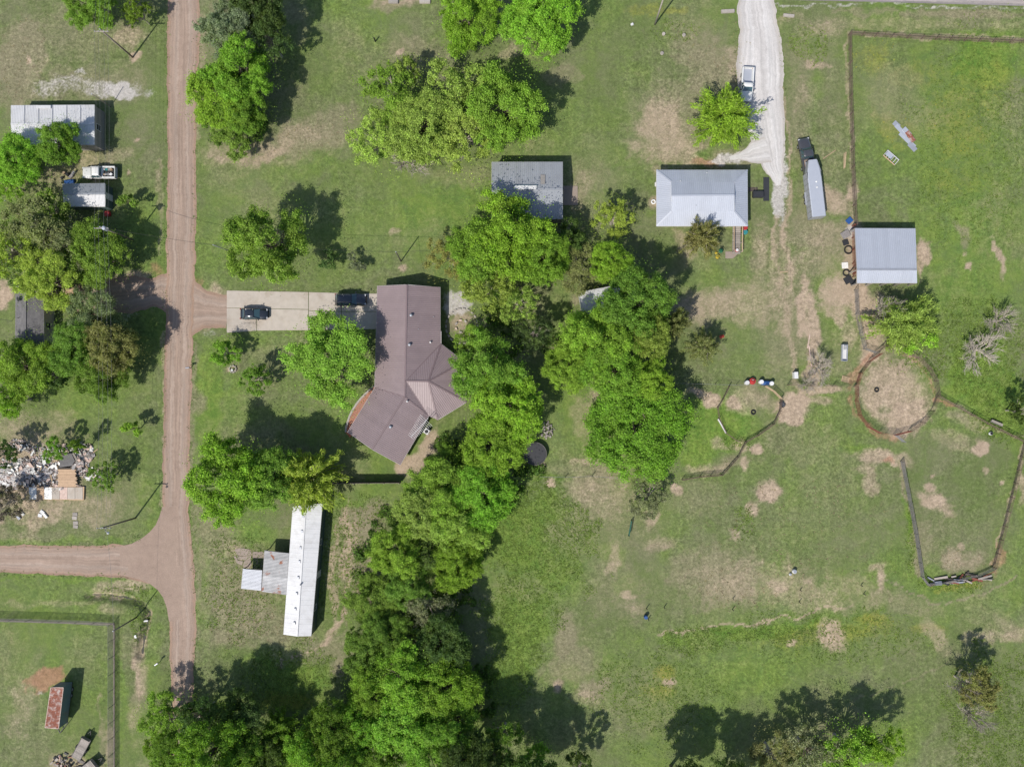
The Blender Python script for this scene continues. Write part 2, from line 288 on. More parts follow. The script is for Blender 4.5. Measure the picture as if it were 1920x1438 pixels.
# ------------------------------------------------------------------ ground
# masks 0 dirt, 1 lush, 2 dry straw, 3 pale gravel, 4 yellow flowers, 5 red clay
BLOBS = [
 # x, y, rx, ry, angle, mask, value, softness
 (40,110,45,95,10,2,.75,.5),(130,60,120,60,0,2,.45,.6),(160,160,110,30,0,2,.6,.5),(225,150,45,40,0,2,.4,.6),(130,165,75,18,0,3,.45,.6),(222,165,26,17,15,3,.9,.35),(195,165,60,16,0,3,.5,.5),(150,140,12,6,0,3,.6,.4),(262,172,35,8,0,3,.4,.6),
 (248,72,30,22,0,0,.5,.5),(249,110,9,9,0,0,.9,.4),(56,114,5,5,0,0,.9,.3),(80,125,22,16,0,0,.35,.6),(250,264,6,5,0,0,.9,.3),(246,326,5,5,0,0,.8,.3),
 (180,290,80,22,0,0,.4,.6),(150,310,60,30,0,0,.55,.6),(110,335,45,25,0,0,.5,.5),(60,350,80,30,0,0,.35,.6),
 (450,285,85,26,-8,0,.45,.6),(440,300,50,12,10,2,.8,.5),(560,262,100,38,-18,2,.8,.6),(620,225,60,28,-12,2,.6,.6),(500,292,45,14,-25,0,.7,.5),(560,250,60,20,-15,0,.35,.6),(770,95,45,35,0,2,.6,.5),(730,10,50,10,0,2,.7,.5),(745,6,45,6,0,0,.6,.5),(820,120,60,30,30,2,.5,.6),(555,25,30,20,0,2,.5,.5),(560,60,10,30,0,2,.4,.5),(745,90,6,6,0,0,.8,.3),
 (620,420,180,100,0,1,.5,.7),(830,390,110,75,-30,1,.75,.6),(790,420,60,50,0,1,.7,.5),(540,310,110,40,-10,1,.55,.5),(430,350,50,70,0,1,.45,.6),(400,450,35,90,0,1,.5,.6),(740,435,14,8,0,0,.55,.4),(752,494,8,7,0,0,.7,.4),(870,330,80,20,0,2,.4,.6),(640,100,110,80,0,1,.35,.7),(500,300,60,20,-20,1,.5,.6),
 (960,95,25,14,-20,0,.45,.5),(1060,140,40,15,0,2,.6,.5),(1090,110,40,60,0,1,.3,.7),(1150,250,70,190,0,1,.28,.7),(1205,210,30,110,0,1,.38,.6),(1240,250,42,65,0,0,.62,.55),(1270,215,85,75,0,2,.6,.6),(1340,125,70,60,20,2,.75,.5),(1375,110,25,45,0,0,.45,.5),(1260,280,75,38,0,0,.55,.6),(1335,302,30,9,0,5,.7,.5),(1300,60,60,40,0,2,.4,.6),(1110,330,60,40,0,2,.5,.6),(1090,350,25,40,0,0,.35,.6),(1390,300,60,25,0,2,.6,.6),
 (1220,20,40,12,0,4,.5,.6),(1268,18,30,6,0,4,.6,.6),(1390,30,18,30,0,1,.5,.5),
 (1700,45,260,14,2,0,.32,.6),(1560,50,60,20,0,0,.35,.6),(1800,28,120,10,1,2,.8,.5),(1530,75,55,60,0,2,.4,.6),(1525,80,35,30,0,1,.6,.5),(1525,120,30,8,5,0,.7,.5),(1500,180,30,130,0,2,.5,.6),(1500,170,10,60,0,0,.3,.6),(1530,160,20,35,0,1,.5,.5),(1560,220,35,150,0,2,.35,.6),
 (1770,230,170,190,0,1,.62,.7),(1850,110,90,50,0,1,.95,.6),(1680,180,50,60,0,2,.45,.6),(1800,230,60,70,0,4,.42,.7),(1640,110,35,30,0,4,.45,.6),(1720,140,50,30,0,4,.35,.6),(1840,170,80,60,0,4,.3,.7),(1820,460,110,170,0,1,.75,.7),(1740,470,50,150,0,1,.6,.6),(1880,300,50,90,0,1,.3,.6),(1900,200,20,60,0,2,.4,.6),(1680,240,40,30,35,4,.5,.5),(1790,340,60,40,0,4,.3,.6),
 (1870,480,6,38,-17,0,.85,.4),(1812,468,7,6,0,0,.6,.5),(1814,492,5,6,0,0,.9,.4),(1800,440,10,30,-30,2,.6,.5),(1726,470,14,16,0,0,.95,.4),(1738,480,8,18,25,0,.8,.4),(1722,500,7,30,0,0,.8,.4),
 (1560,375,30,22,0,0,.75,.6),(1540,440,60,40,0,2,.7,.6),(1545,470,45,60,0,0,.35,.6),(1590,360,12,14,0,0,.8,.5),(1500,430,20,60,0,2,.6,.6),(1470,440,18,70,0,2,.4,.6),(1470,480,14,90,4,0,.35,.6),
 (1585,545,40,25,0,0,.9,.5),(1560,560,25,30,20,0,.8,.5),(1600,470,18,60,0,0,.75,.5),(1590,440,14,14,0,3,.6,.4),(1620,575,22,30,0,0,.95,.4),(1640,600,20,50,15,0,.9,.4),(1635,650,25,35,20,0,.85,.5),(1505,570,9,60,0,0,.8,.4),(1525,590,9,50,-8,0,.85,.4),(1520,650,14,60,0,0,.9,.45),(1530,700,14,35,0,0,.9,.5),(1590,630,20,25,0,0,.5,.6),(1570,590,10,30,0,0,.7,.5),(1560,560,40,70,0,1,.65,.5),(1570,620,30,40,0,1,.6,.5),(1480,600,50,120,0,2,.55,.6),(1460,540,30,80,0,0,.4,.6),(1430,480,18,70,5,0,.5,.6),(1560,680,50,35,0,2,.4,.6),
 (1345,430,60,50,0,1,.3,.6),(1260,450,40,40,0,1,.35,.6),(1280,450,18,40,-30,0,.5,.5),(1320,520,50,50,0,1,.5,.6),(1380,520,60,60,0,1,.3,.6),(1310,580,45,30,10,0,.65,.6),(1360,570,60,25,-10,0,.6,.6),(1420,570,60,45,0,0,.5,.6),(1460,660,40,60,0,2,.5,.6),(1400,640,60,60,0,1,.35,.6),(1470,720,60,20,0,2,.4,.6),
 (1308,735,22,12,10,0,.95,.4),(1333,748,14,12,40,0,.9,.4),(1370,752,14,10,30,0,.9,.4),(1400,755,40,28,0,0,.5,.6),(1425,745,30,16,20,0,.55,.5),(1345,800,80,60,0,1,1.0,.5),(1320,860,50,40,0,1,.8,.5),(1400,800,35,25,0,1,.7,.5),(1395,835,18,12,0,0,.6,.5),(1416,838,9,8,0,0,.9,.3),(1330,880,55,12,-5,0,.5,.5),(1350,832,20,12,0,0,.5,.5),(1370,870,40,18,-20,2,.6,.5),
 (1491,758,31,30,0,0,1.0,.3),(1487,788,18,16,0,0,.95,.35),(1545,728,50,7,0,0,.8,.4),(1540,750,30,8,10,0,.6,.5),(1550,755,45,40,0,1,.5,.5),(1440,920,23,20,0,0,1.0,.35),(1408,950,13,16,10,0,.7,.5),(1378,1000,10,18,-30,0,.65,.5),(1400,870,8,14,0,0,.7,.4),(1500,830,90,50,20,2,.38,.6),(1560,890,80,70,0,2,.3,.6),(1640,855,35,16,0,0,.75,.5),(1660,862,12,8,0,5,.7,.5),(1670,870,8,6,0,0,.8,.4),(1630,900,16,28,-20,0,.55,.5),(1610,840,40,12,0,1,.8,.5),(1680,865,30,15,0,0,.5,.5),
 (1678,735,66,62,0,0,.72,.5),(1700,775,45,35,0,0,.9,.4),(1640,740,35,40,0,2,.5,.5),(1720,715,34,30,0,1,.8,.5),(1460,355,15,40,4,3,.95,.5),(1464,395,10,25,3,3,.6,.6),(1375,297,34,9,-4,3,.85,.5),(1440,300,25,18,0,3,.8,.5),(1385,200,12,40,0,3,.5,.6),(680,1000,48,60,0,2,.75,.5),(450,1105,65,70,0,2,.75,.5),(690,1090,30,60,0,2,.6,.5),(600,1215,70,22,-20,2,.6,.5),(1632,755,16,30,0,1,.5,.5),(1650,760,25,18,0,1,.3,.6),(1690,700,40,20,0,2,.5,.5),
 (1850,720,90,70,20,1,1.0,.5),(1880,780,60,40,20,1,.9,.5),(1760,800,60,35,30,1,.5,.5),(1790,830,50,18,10,0,.45,.6),(1840,845,13,12,0,0,.95,.4),(1742,913,11,8,20,0,.85,.4),(1755,940,32,13,30,0,.85,.5),(1775,960,20,10,20,0,.7,.5),(1800,1050,50,22,0,2,.8,.5),(1790,1050,40,14,-5,0,.4,.6),(1730,1010,25,50,0,2,.6,.5),(1873,908,6,6,0,0,.8,.4),(1800,1020,8,6,0,0,.7,.4),(1912,920,10,28,0,0,.6,.5),(1815,790,40,12,25,0,.4,.5),(1915,860,20,90,0,1,.5,.6),(1845,880,6,6,0,0,.6,.4),(1755,895,6,5,0,0,.7,.4),(1870,1050,10,35,12,5,.55,.5),(1707,1000,8,75,-10,1,1.0,.4),(1790,1090,60,14,-6,1,.9,.5),(1800,1098,60,8,-8,4,.7,.5),
 (1500,1000,160,90,0,2,.24,.7),(1500,1010,60,40,0,1,.4,.6),(1450,890,60,40,0,1,.3,.6),(1420,1090,110,40,0,0,.42,.6),(1340,1080,90,60,0,2,.7,.6),(1240,1020,30,15,0,0,.45,.6),(1235,1030,18,14,0,2,.7,.5),(1500,1110,80,30,5,0,.4,.6),(1590,1100,60,25,0,0,.35,.6),(1650,1085,10,30,15,0,.75,.5),(1460,1095,16,14,30,0,.7,.5),(1515,1090,14,10,0,0,.6,.5),(1560,1130,100,20,-4,0,.35,.6),(1650,1060,18,12,0,0,.6,.5),
 (1410,1185,190,13,-5,1,.95,.5),(1300,1200,80,20,0,1,.8,.5),(1560,1190,130,20,-8,4,.5,.6),(1640,1160,40,14,0,4,.7,.6),(1245,1262,22,12,-10,4,.8,.5),(1230,1295,30,12,0,4,.6,.6),(1253,1282,9,8,0,0,.85,.4),(1300,1270,90,40,0,1,.5,.6),(1240,1320,70,40,0,1,.55,.6),(1280,1330,60,60,0,1,.35,.7),(1555,1195,22,28,15,0,.75,.55),(1750,1190,18,40,-35,0,.5,.6),(1870,1190,60,18,-10,0,.5,.6),(1740,1180,40,12,0,4,.5,.6),(1620,1200,80,25,0,1,.4,.6),(1480,1205,8,7,0,0,.7,.4),(1880,1170,30,18,20,2,.6,.5),(1700,1130,80,20,10,2,.5,.6),(1810,1150,60,15,0,1,.4,.6),
 (1010,1010,120,110,0,1,.9,.6),(980,1150,70,90,0,1,.85,.6),(960,1260,50,70,0,1,.8,.6),(1080,980,50,70,20,2,.5,.6),(1130,930,60,40,0,0,.4,.6),(1100,910,50,40,0,2,.6,.6),(1150,1090,60,80,0,2,.45,.6),(1130,990,50,40,0,2,.4,.6),(1222,970,12,22,20,0,.65,.5),(1152,1050,9,30,20,0,.5,.5),(1150,1040,30,20,0,1,.6,.5),(1060,1200,25,50,10,2,.75,.6),(1048,1285,10,16,0,0,.8,.5),(1110,1290,30,20,-10,2,.8,.5),(1070,1250,60,30,-20,2,.6,.6),(1095,1310,35,20,20,0,.4,.6),(1070,1265,22,22,0,1,.7,.5),(1015,1112,10,8,0,1,1,.5),(1180,1115,12,8,0,0,.6,.5),(1195,1140,20,14,0,0,.45,.6),(1175,1095,20,25,0,1,.5,.5),(1265,970,40,50,0,1,.4,.6),(1310,930,60,40,0,2,.4,.6),(1268,918,12,8,10,0,.8,.4),(1160,880,30,15,0,0,.35,.6),(1050,800,25,60,0,1,.5,.6),(1090,790,25,50,0,0,.35,.6),(1090,865,25,12,0,0,.6,.5),(1125,735,25,25,0,0,.6,.5),(1115,745,20,15,0,2,.6,.5),(1025,905,12,7,0,0,.8,.4),(1018,875,12,12,0,0,.6,.5),(1060,730,30,25,0,1,.5,.5),
 (870,610,30,28,0,2,.85,.4),(855,570,22,22,0,3,.75,.35),(868,605,18,16,0,0,.55,.5),(860,580,10,30,0,0,.5,.5),(1130,700,20,15,0,0,.6,.5),(1050,560,30,40,0,1,.6,.5),(1080,560,16,10,0,2,.7,.5),
 (1230,385,14,14,0,0,.6,.5),(1300,430,60,12,0,1,.4,.5),(1262,405,50,10,0,1,.5,.5),(1075,360,12,30,0,2,.4,.5),
 (790,860,45,14,-55,0,.85,.4),(800,830,35,10,-55,0,.8,.4),(815,820,14,14,0,1,.4,.5),(765,872,14,12,0,0,.9,.4),(690,860,50,22,20,1,.35,.5),(660,780,25,60,30,1,.7,.5),(600,790,60,40,0,1,.5,.6),
 (395,760,30,120,0,1,.85,.6),(440,760,40,60,0,1,.6,.6),(375,755,14,22,0,2,.6,.5),(490,640,60,20,0,1,.6,.5),(660,640,30,25,0,1,.5,.5),(437,692,14,12,0,0,.75,.4),(440,640,80,15,0,1,.5,.6),(700,770,30,40,0,1,.5,.6),
 (690,965,30,20,0,2,.8,.5),(680,990,20,16,0,2,.85,.4),(705,960,25,30,0,2,.7,.5),(650,1010,4,90,0,0,.85,.4),(665,1030,4,80,0,0,.6,.5),(625,1090,8,80,3,0,.6,.5),(640,1100,3,90,0,2,.7,.5),(625,1170,20,5,-45,0,.7,.5),(610,1195,26,6,-45,0,.5,.5),(665,1080,18,40,0,2,.6,.5),(640,940,60,14,0,1,.8,.5),(640,1060,35,110,0,1,.4,.6),
 (400,1000,40,50,0,2,.6,.5),(400,970,30,25,0,1,.4,.5),(430,1040,30,25,0,0,.35,.6),(455,1040,28,18,0,0,.6,.5),(420,1110,50,60,0,2,.65,.6),(460,1150,60,40,20,2,.8,.6),(520,1180,40,40,0,2,.6,.6),(500,1130,30,20,0,1,.5,.5),(430,1190,60,25,0,2,.65,.6),(560,1210,60,20,0,2,.5,.6),(530,1250,60,40,0,1,.9,.5),(590,1270,50,30,0,1,.9,.5),(540,1310,50,14,0,4,.75,.6),(530,1300,50,35,0,1,.8,.5),(640,1250,20,22,0,2,.8,.5),(660,1220,30,10,0,2,.5,.5),(480,1000,50,25,0,1,.7,.5),(380,1120,14,100,0,1,.5,.6),(430,1080,25,50,0,1,.5,.6),
 (60,1000,120,14,2,2,.35,.6),(170,960,60,30,0,0,.45,.6),(110,960,30,25,0,0,.5,.5),(80,960,40,25,0,2,.6,.5),(150,740,80,40,0,1,.35,.6),(90,790,80,25,0,0,.35,.6),(20,800,30,30,0,0,.4,.5),(230,930,60,40,0,2,.35,.6),(200,830,40,40,0,1,.4,.6),(235,820,40,60,0,1,.3,.6),(110,820,60,20,0,0,.3,.5),
 (50,900,120,80,0,0,.75,.5),(270,1100,40,25,0,1,.6,.5),(230,1100,40,16,0,0,.55,.5),(190,1105,30,14,10,0,.5,.5),(255,1098,25,10,0,0,.6,.5),(60,1100,90,20,0,1,.5,.6),(100,1130,110,8,0,0,.3,.5),(200,1140,30,12,0,0,.4,.5),
 (80,1275,30,20,-20,5,1.0,.4),(95,1265,26,16,10,5,.9,.4),(60,1280,18,10,0,5,.7,.5),(80,1293,12,5,0,3,.5,.4),(100,1230,100,70,0,1,.5,.7),(40,1330,30,60,10,0,.3,.6),(50,1300,30,80,10,2,.4,.6),(170,1400,20,90,0,1,.4,.6),(205,1400,8,60,0,0,.5,.5),(192,1380,4,80,0,0,.4,.5),(120,1430,40,14,0,0,.6,.5),(150,1230,40,50,0,2,.3,.6),
 (262,1250,12,80,0,0,.5,.6),(256,1270,5,60,0,0,.7,.5),(250,1330,10,60,0,0,.4,.6),(285,1230,18,90,0,1,.5,.6),(225,1300,8,140,0,1,.6,.5),
 (270,545,75,22,-4,0,.95,.35),(250,525,40,16,0,0,.9,.4),(225,545,70,30,0,0,.75,.5),(160,560,40,25,0,0,.8,.4),(265,560,35,18,0,3,.55,.5),(235,590,35,20,-20,3,.35,.5),(10,557,18,26,0,0,1.0,.25),(290,510,16,16,0,5,.6,.5),
 (385,575,40,35,0,0,.7,.5),(400,590,26,22,0,3,.4,.4),(365,545,20,30,0,5,.6,.5),(380,610,20,16,0,2,.6,.5),(400,625,25,8,0,3,.4,.5),
 (300,640,12,200,0,1,.3,.5),(262,610,25,35,0,1,.5,.5),
 (690,590,22,30,0,3,.35,.5),(960,670,30,30,0,0,.3,.6),(1060,650,40,25,0,0,.3,.6),
]
LINES = [
 ([(300,300),(302,480)],5,0,.4,.5),([(378,30),(375,260)],8,0,.45,.5),
 ([(1440,60),(1475,230),(1480,400)],4,0,.6,.5),([(1472,396),(1478,540)],5,0,.7,.6),([(1456,396),(1460,560)],5,0,.65,.6),([(1466,540),(1480,640),(1500,720)],7,0,.55,.6),
 ([(1590,62),(1760,70),(1920,80)],5,0,.55,.4),([(1590,62),(1594,300),(1598,430)],4,0,.5,.4),
 ([(1600,740),(1606,780),(1630,808),(1680,818)],6,5,.55,.5),([(1600,725),(1608,690),(1635,665)],6,5,.6,.5),([(1690,660),(1735,690),(1755,735)],4,5,.45,.5),([(1755,745),(1790,762)],4,5,.7,.4),([(1790,762),(1850,795),(1918,830)],4,0,.5,.5),
 ([(1688,865),(1710,960),(1728,1080)],4,2,.9,.4),([(1918,840),(1885,960),(1860,1060)],3,0,.6,.5),
 ([(1235,1190),(1380,1172),(1500,1155),(1600,1130)],2.5,0,.7,.5),([(1690,1098),(1750,1130),(1830,1118),(1900,1080)],2,2,.9,.4),([(1690,1098),(1640,1090)],2,2,.8,.4),
 ([(1600,1310),(1700,1280),(1800,1230),(1900,1190)],2,2,.5,.5),
 ([(640,960),(643,1100),(640,1150),(600,1210),(520,1250)],2,0,.85,.4),([(655,1000),(652,1120)],2,0,.6,.4),
 ([(0,1080),(150,1082),(270,1092)],5,1,.7,.5),([(0,1012),(100,1016),(220,1014)],7,1,.6,.5),([(308,620),(305,800),(303,960)],4,0,.5,.5),([(362,640),(360,900),(362,1080),(368,1200)],5,2,.6,.5),
 ([(372,900),(372,1060)],6,2,.6,.5),([(628,985),(627,1150)],2.5,0,.7,.5),([(662,985),(660,1130)],2.5,0,.6,.5),([(676,1000),(674,1130)],2,2,.9,.5),([(690,1000),(688,1120)],2,0,.55,.5),([(1100,880),(1160,890)],2,2,.7,.4),([(960,895),(1100,893)],3,1,.8,.5),
 ([(1560,20),(1920,32)],5,2,.6,.5),([(1440,8),(1700,12),(1920,18)],3,3,.5,.5),
]
def paint(x, y):
    """masks for survey coordinates x, y (arrays) -> (n, 6)"""
    x, y = x + 26 * fbm(x, y, 44, 301, 3) + 12 * fbm(x, y, 13, 311, 3), y + 26 * fbm(x, y, 44, 321, 3) + 12 * fbm(x, y, 13, 331, 3)
    A = np.zeros((len(x), 6), np.float32)
    nz = fbm(x, y, 26, 3, 4); nf = fbm(x, y, 9, 31, 3)
    A[:, 1] = np.clip(.26 + 1.3 * fbm(x, y, 140, 11, 3), 0, .65)
    A[:, 2] = np.clip(.05 + 1.3 * fbm(x, y, 110, 21, 4), 0, .4)
    for bx, by, rx, ry, an, ch, val, so in BLOBS:
        sel = np.where((abs(x - bx) < max(rx, ry) * 2.2) & (abs(y - by) < max(rx, ry) * 2.2))[0]
        if not len(sel): continue
        a = R_(-an); dx = x[sel] - bx; dy = y[sel] - by
        u = (dx * math.cos(a) - dy * math.sin(a)) / rx; v = (dx * math.sin(a) + dy * math.cos(a)) / ry
        d = np.sqrt(u * u + v * v) + nz[sel] * 1.0 + nf[sel] * .55
        A[sel, ch] = np.maximum(A[sel, ch], val * (1 - sstep(1 - so, 1 + so, d)))
        if ch == 0 and val > .55:      # grass thins out around bare soil
            A[sel, 2] = np.maximum(A[sel, 2], .45 * val * (1 - sstep(.7, 1.9, d)))
        if ch in (2,): A[sel, 1] *= 1 - .6 * (1 - sstep(1 - so, 1 + so, d)) * val
    for pts, w, ch, val, so in LINES:
        D = np.full(len(x), 1e9)
        for (ax, ay), (cx, cy) in zip(pts[:-1], pts[1:]):
            l2 = (cx - ax) ** 2 + (cy - ay) ** 2
            t = np.clip(((x - ax) * (cx - ax) + (y - ay) * (cy - ay)) / l2, 0, 1)
            D = np.minimum(D, np.hypot(x - ax - t * (cx - ax), y - ay - t * (cy - ay)))
        d = D / w + nz * .9 + nf * .8
        A[:, ch] = np.maximum(A[:, ch], val * (1 - sstep(1 - so, 1 + so, d)))
    return A

DITCH = [(165,1117),(205,1118),(235,1122),(262,1132),(277,1150),(272,1175),(266,1200),(262,1228)]
def ditch_depth(x, y):
    D = np.full(len(x), 1e9)
    for (ax, ay), (cx, cy) in zip(DITCH[:-1], DITCH[1:]):
        l2 = (cx - ax) ** 2 + (cy - ay) ** 2
        t = np.clip(((x - ax) * (cx - ax) + (y - ay) * (cy - ay)) / l2, 0, 1)
        D = np.minimum(D, np.hypot(x - ax - t * (cx - ax), y - ay - t * (cy - ay)))
    return -0.75 * (1 - sstep(1, 12, D + 5 * fbm(x, y, 12, 77, 3)))

def ground_mat():
    m, nt, p = nodes_of('ground')
    a1 = N(nt, "Attribute"); a1.attribute_name = "mask_a"; a2 = N(nt, "Attribute"); a2.attribute_name = "mask_b"
    s1 = N(nt, "SeparateColor"); s2 = N(nt, "SeparateColor")
    nt.links.new(a1.outputs["Color"], s1.inputs[0]); nt.links.new(a2.outputs["Color"], s2.inputs[0])
    fine = noise(nt, 3.0, 5, .75); mid = noise(nt, .75, 5, .68, dist=.6); coarse = noise(nt, .10, 5, .62, dist=.5); vfine = noise(nt, 8, 3, .75); lrg = noise(nt, .27, 5, .65, dist=.8)
    fm = mth(nt, 'ADD', mth(nt, 'MULTIPLY', fine, .38), mth(nt, 'ADD', mth(nt, 'MULTIPLY', mid, .34), mth(nt, 'MULTIPLY', lrg, .28)))
    def msk(sock, sharp=.22, amt=.9):
        t = mth(nt, 'ADD', sock, mth(nt, 'MULTIPLY', mth(nt, 'SUBTRACT', fm, .5), amt * 2.6))
        t = rng_map(nt, t, .5 - sharp, .5 + sharp, 0, 1, True)
        return mth(nt, 'MULTIPLY', t, rng_map(nt, sock, .02, .25, 0, 1))
    base = mixc(nt, rng_map(nt, coarse, .38, .62), (.108, .132, .052), (.138, .146, .076))
    base = mixc(nt, rng_map(nt, lrg, .38, .62, 0, .75), base, (.100, .138, .042))
    base = mixc(nt, rng_map(nt, mid, .5, .75, 0, .45), base, (.150, .142, .088))
    lush = mixc(nt, rng_map(nt, lrg, .35, .65), (.070, .145, .022), (.128, .190, .036))
    lush = mixc(nt, rng_map(nt, mid, .4, .7, 0, .6), lush, (.155, .190, .050))
    c = mixc(nt, msk(s1.outputs[1], .55, .5), base, lush)
    c = mixc(nt, mth(nt, 'MULTIPLY', msk(s2.outputs[1], .45, .9), .6), c, (.215, .205, .035))
    c = mixc(nt, mth(nt, 'MULTIPLY', msk(s1.outputs[2], .5, .7), .8), c, mixc(nt, fine, (.175, .150, .095), (.245, .210, .145)))
    c = mixc(nt, mth(nt, 'MULTIPLY', msk(s1.outputs[0], .5, .6), .94), c, mixc(nt, mid, (.285, .212, .150), (.375, .295, .225)))
    c = mixc(nt, mth(nt, 'MULTIPLY', msk(s2.outputs[2], .4, .7), .8), c, mixc(nt, mid, (.26, .13, .08), (.30, .175, .12)))
    c = mixc(nt, mth(nt, 'MULTIPLY', msk(s2.outputs[0], .3, .9), .9), c, mixc(nt, fine, (.30, .27, .25), (.46, .44, .42)))
    tcm = N(nt, "TexCoord"); mp = N(nt, "Mapping"); mp.inputs["Scale"].default_value = (.9, .05, 1); nt.links.new(tcm.outputs["Object"], mp.inputs[0])
    st = N(nt, "TexNoise"); st.inputs["Scale"].default_value = 1.0; st.inputs["Detail"].default_value = 3; nt.links.new(mp.outputs[0], st.inputs[0])
    v = mth(nt, 'MULTIPLY', rng_map(nt, st.outputs[0], .3, .7, .9, 1.1), rng_map(nt, vfine, .25, .75, .55, 1.45)); v2 = mth(nt, 'MULTIPLY', rng_map(nt, fine, .25, .75, .68, 1.32), mth(nt, 'MULTIPLY', rng_map(nt, mid, .25, .75, .84, 1.16), rng_map(nt, noise(nt, 1.9, 2, .5, dist=.4), .3, .7, .74, 1.26)))
    cc = N(nt, "CombineColor"); vv = mth(nt, 'MULTIPLY', v, v2)
    amp = rng_map(nt, noise(nt, .06, 3, .6, dist=1.0), .38, .62, .35, 1.0)
    vv = mth(nt, 'ADD', 1.0, mth(nt, 'MULTIPLY', mth(nt, 'SUBTRACT', vv, 1.0), amp))
    for i in range(3): nt.links.new(vv, cc.inputs[i])
    c = mixc(nt, 1.0, c, cc.outputs[0], 'MULTIPLY')
    nt.links.new(c, p.inputs["Base Color"]); p.inputs["Roughness"].default_value = .95; p.inputs["Specular IOR Level"].default_value = .1
    b = N(nt, "Bump"); b.inputs["Strength"].default_value = .8; b.inputs["Distance"].default_value = .12
    nt.links.new(mth(nt, 'ADD', fine, mth(nt, 'MULTIPLY', vfine, .5)), b.inputs["Height"]); nt.links.new(b.outputs[0], p.inputs["Normal"])
    return m
M['ground'] = ground_mat()

def make_ground():
    gx = np.concatenate([[-1500, -700, -300, -160, -120], np.arange(-96, 90.1, .36), [115, 160, 300, 700, 1500]])
    gy = np.concatenate([[-1500, -700, -300, -160, -100], np.arange(-74, 76.1, .36), [100, 160, 300, 700, 1500]])
    X, Y = np.meshgrid(gx, gy); x = X.ravel(); y = Y.ravel()
    px = x / S + NX; py = -y / S + NY
    z = ditch_depth(px, py)
    V = np.stack([x, y, z], 1); nx, ny = len(gx), len(gy)
    i = (np.arange(ny - 1)[:, None] * nx + np.arange(nx - 1)[None, :]).ravel()
    F = np.stack([i, i + 1, i + nx + 1, i + nx], 1)
    me = npmesh("ground", V, F, 'ground'); A = paint(px, py)
    # the ditch is muddy
    A[:, 0] = np.maximum(A[:, 0], np.clip(-z * 1.2, 0, .7) * (fbm(px, py, 14, 5, 3) > -.05))
    for nm, ch in (("mask_a", (0, 1, 2)), ("mask_b", (3, 4, 5))):
        at = me.attributes.new(nm, 'FLOAT_COLOR', 'POINT')
        c = np.ones((len(x), 4), np.float32); c[:, :3] = A[:, ch]; at.data.foreach_set("color", c.ravel())
    me.shade_smooth()
    return tag(link("ground", me), None, None, kind="structure")
make_ground()

# ------------------------------------------------------------------ roads
def strip(name, path, widths, m, z, ragged=.25, nseg=10, seed=1, kind="structure"):
    """sheet along a survey polyline; ragged edges"""
    pts = [Vector(P(*p)) for p in path]
    # resample
    out = []; w = []
    for i in range(len(pts) - 1):
        n = max(2, int((pts[i + 1] - pts[i]).length / .35))
        for k in range(n):
            t = k / n; out.append(pts[i].lerp(pts[i + 1], t)); w.append((widths[i] * (1 - t) + widths[i + 1] * t) * S / 2)
    out.append(pts[-1]); w.append(widths[-1] * S / 2)
    for _ in range(14):
        out = [out[0]] + [(out[i - 1] + out[i] * 2 + out[i + 1]) / 4 for i in range(1, len(out) - 1)] + [out[-1]]
    xs = np.array([i * .35 for i in range(len(out))])
    el = fbm(xs, xs * 0, 2.4, seed, 4) * 2 * ragged + fbm(xs, xs * 0 + 50, .7, seed + 9, 2) * ragged; er = fbm(xs, xs * 0 + 99, 2.4, seed + 20, 4) * 2 * ragged + fbm(xs, xs * 0 + 150, .7, seed + 29, 2) * ragged
    mb = MB(); n = nseg
    for i, p in enumerate(out):
        d = (out[min(i + 1, len(out) - 1)] - out[max(i - 1, 0)]); d.z = 0; d.normalize(); s = Vector((d.y, -d.x, 0))
        for k in range(n + 1):
            t = k / n; off = -(w[i] + el[i]) * (1 - t) + (w[i] + er[i]) * t
            q = p + s * off; mb.v.append((q.x, q.y, z))
    for i in range(len(out) - 1):
        for k in range(n): a = i * (n + 1) + k; mb.f.append((a, a + 1, a + n + 2, a + n + 1))
    me = bpy.data.meshes.new(name); me.from_pydata(mb.v, [], mb.f); me.materials.append(M[m])
    if me.polygons[0].normal.z < 0: me.flip_normals()
    uv = me.attributes.new("across", 'FLOAT', 'POINT')
    uv.data.foreach_set("value", np.tile(np.linspace(0, 1, n + 1), len(out)).astype(np.float32))
    al = me.attributes.new("along", 'FLOAT', 'POINT')
    al.data.foreach_set("value", np.repeat(np.arange(len(out)) * .35, n + 1).astype(np.float32))
    return tag(link(name, me), None, None, kind=kind)

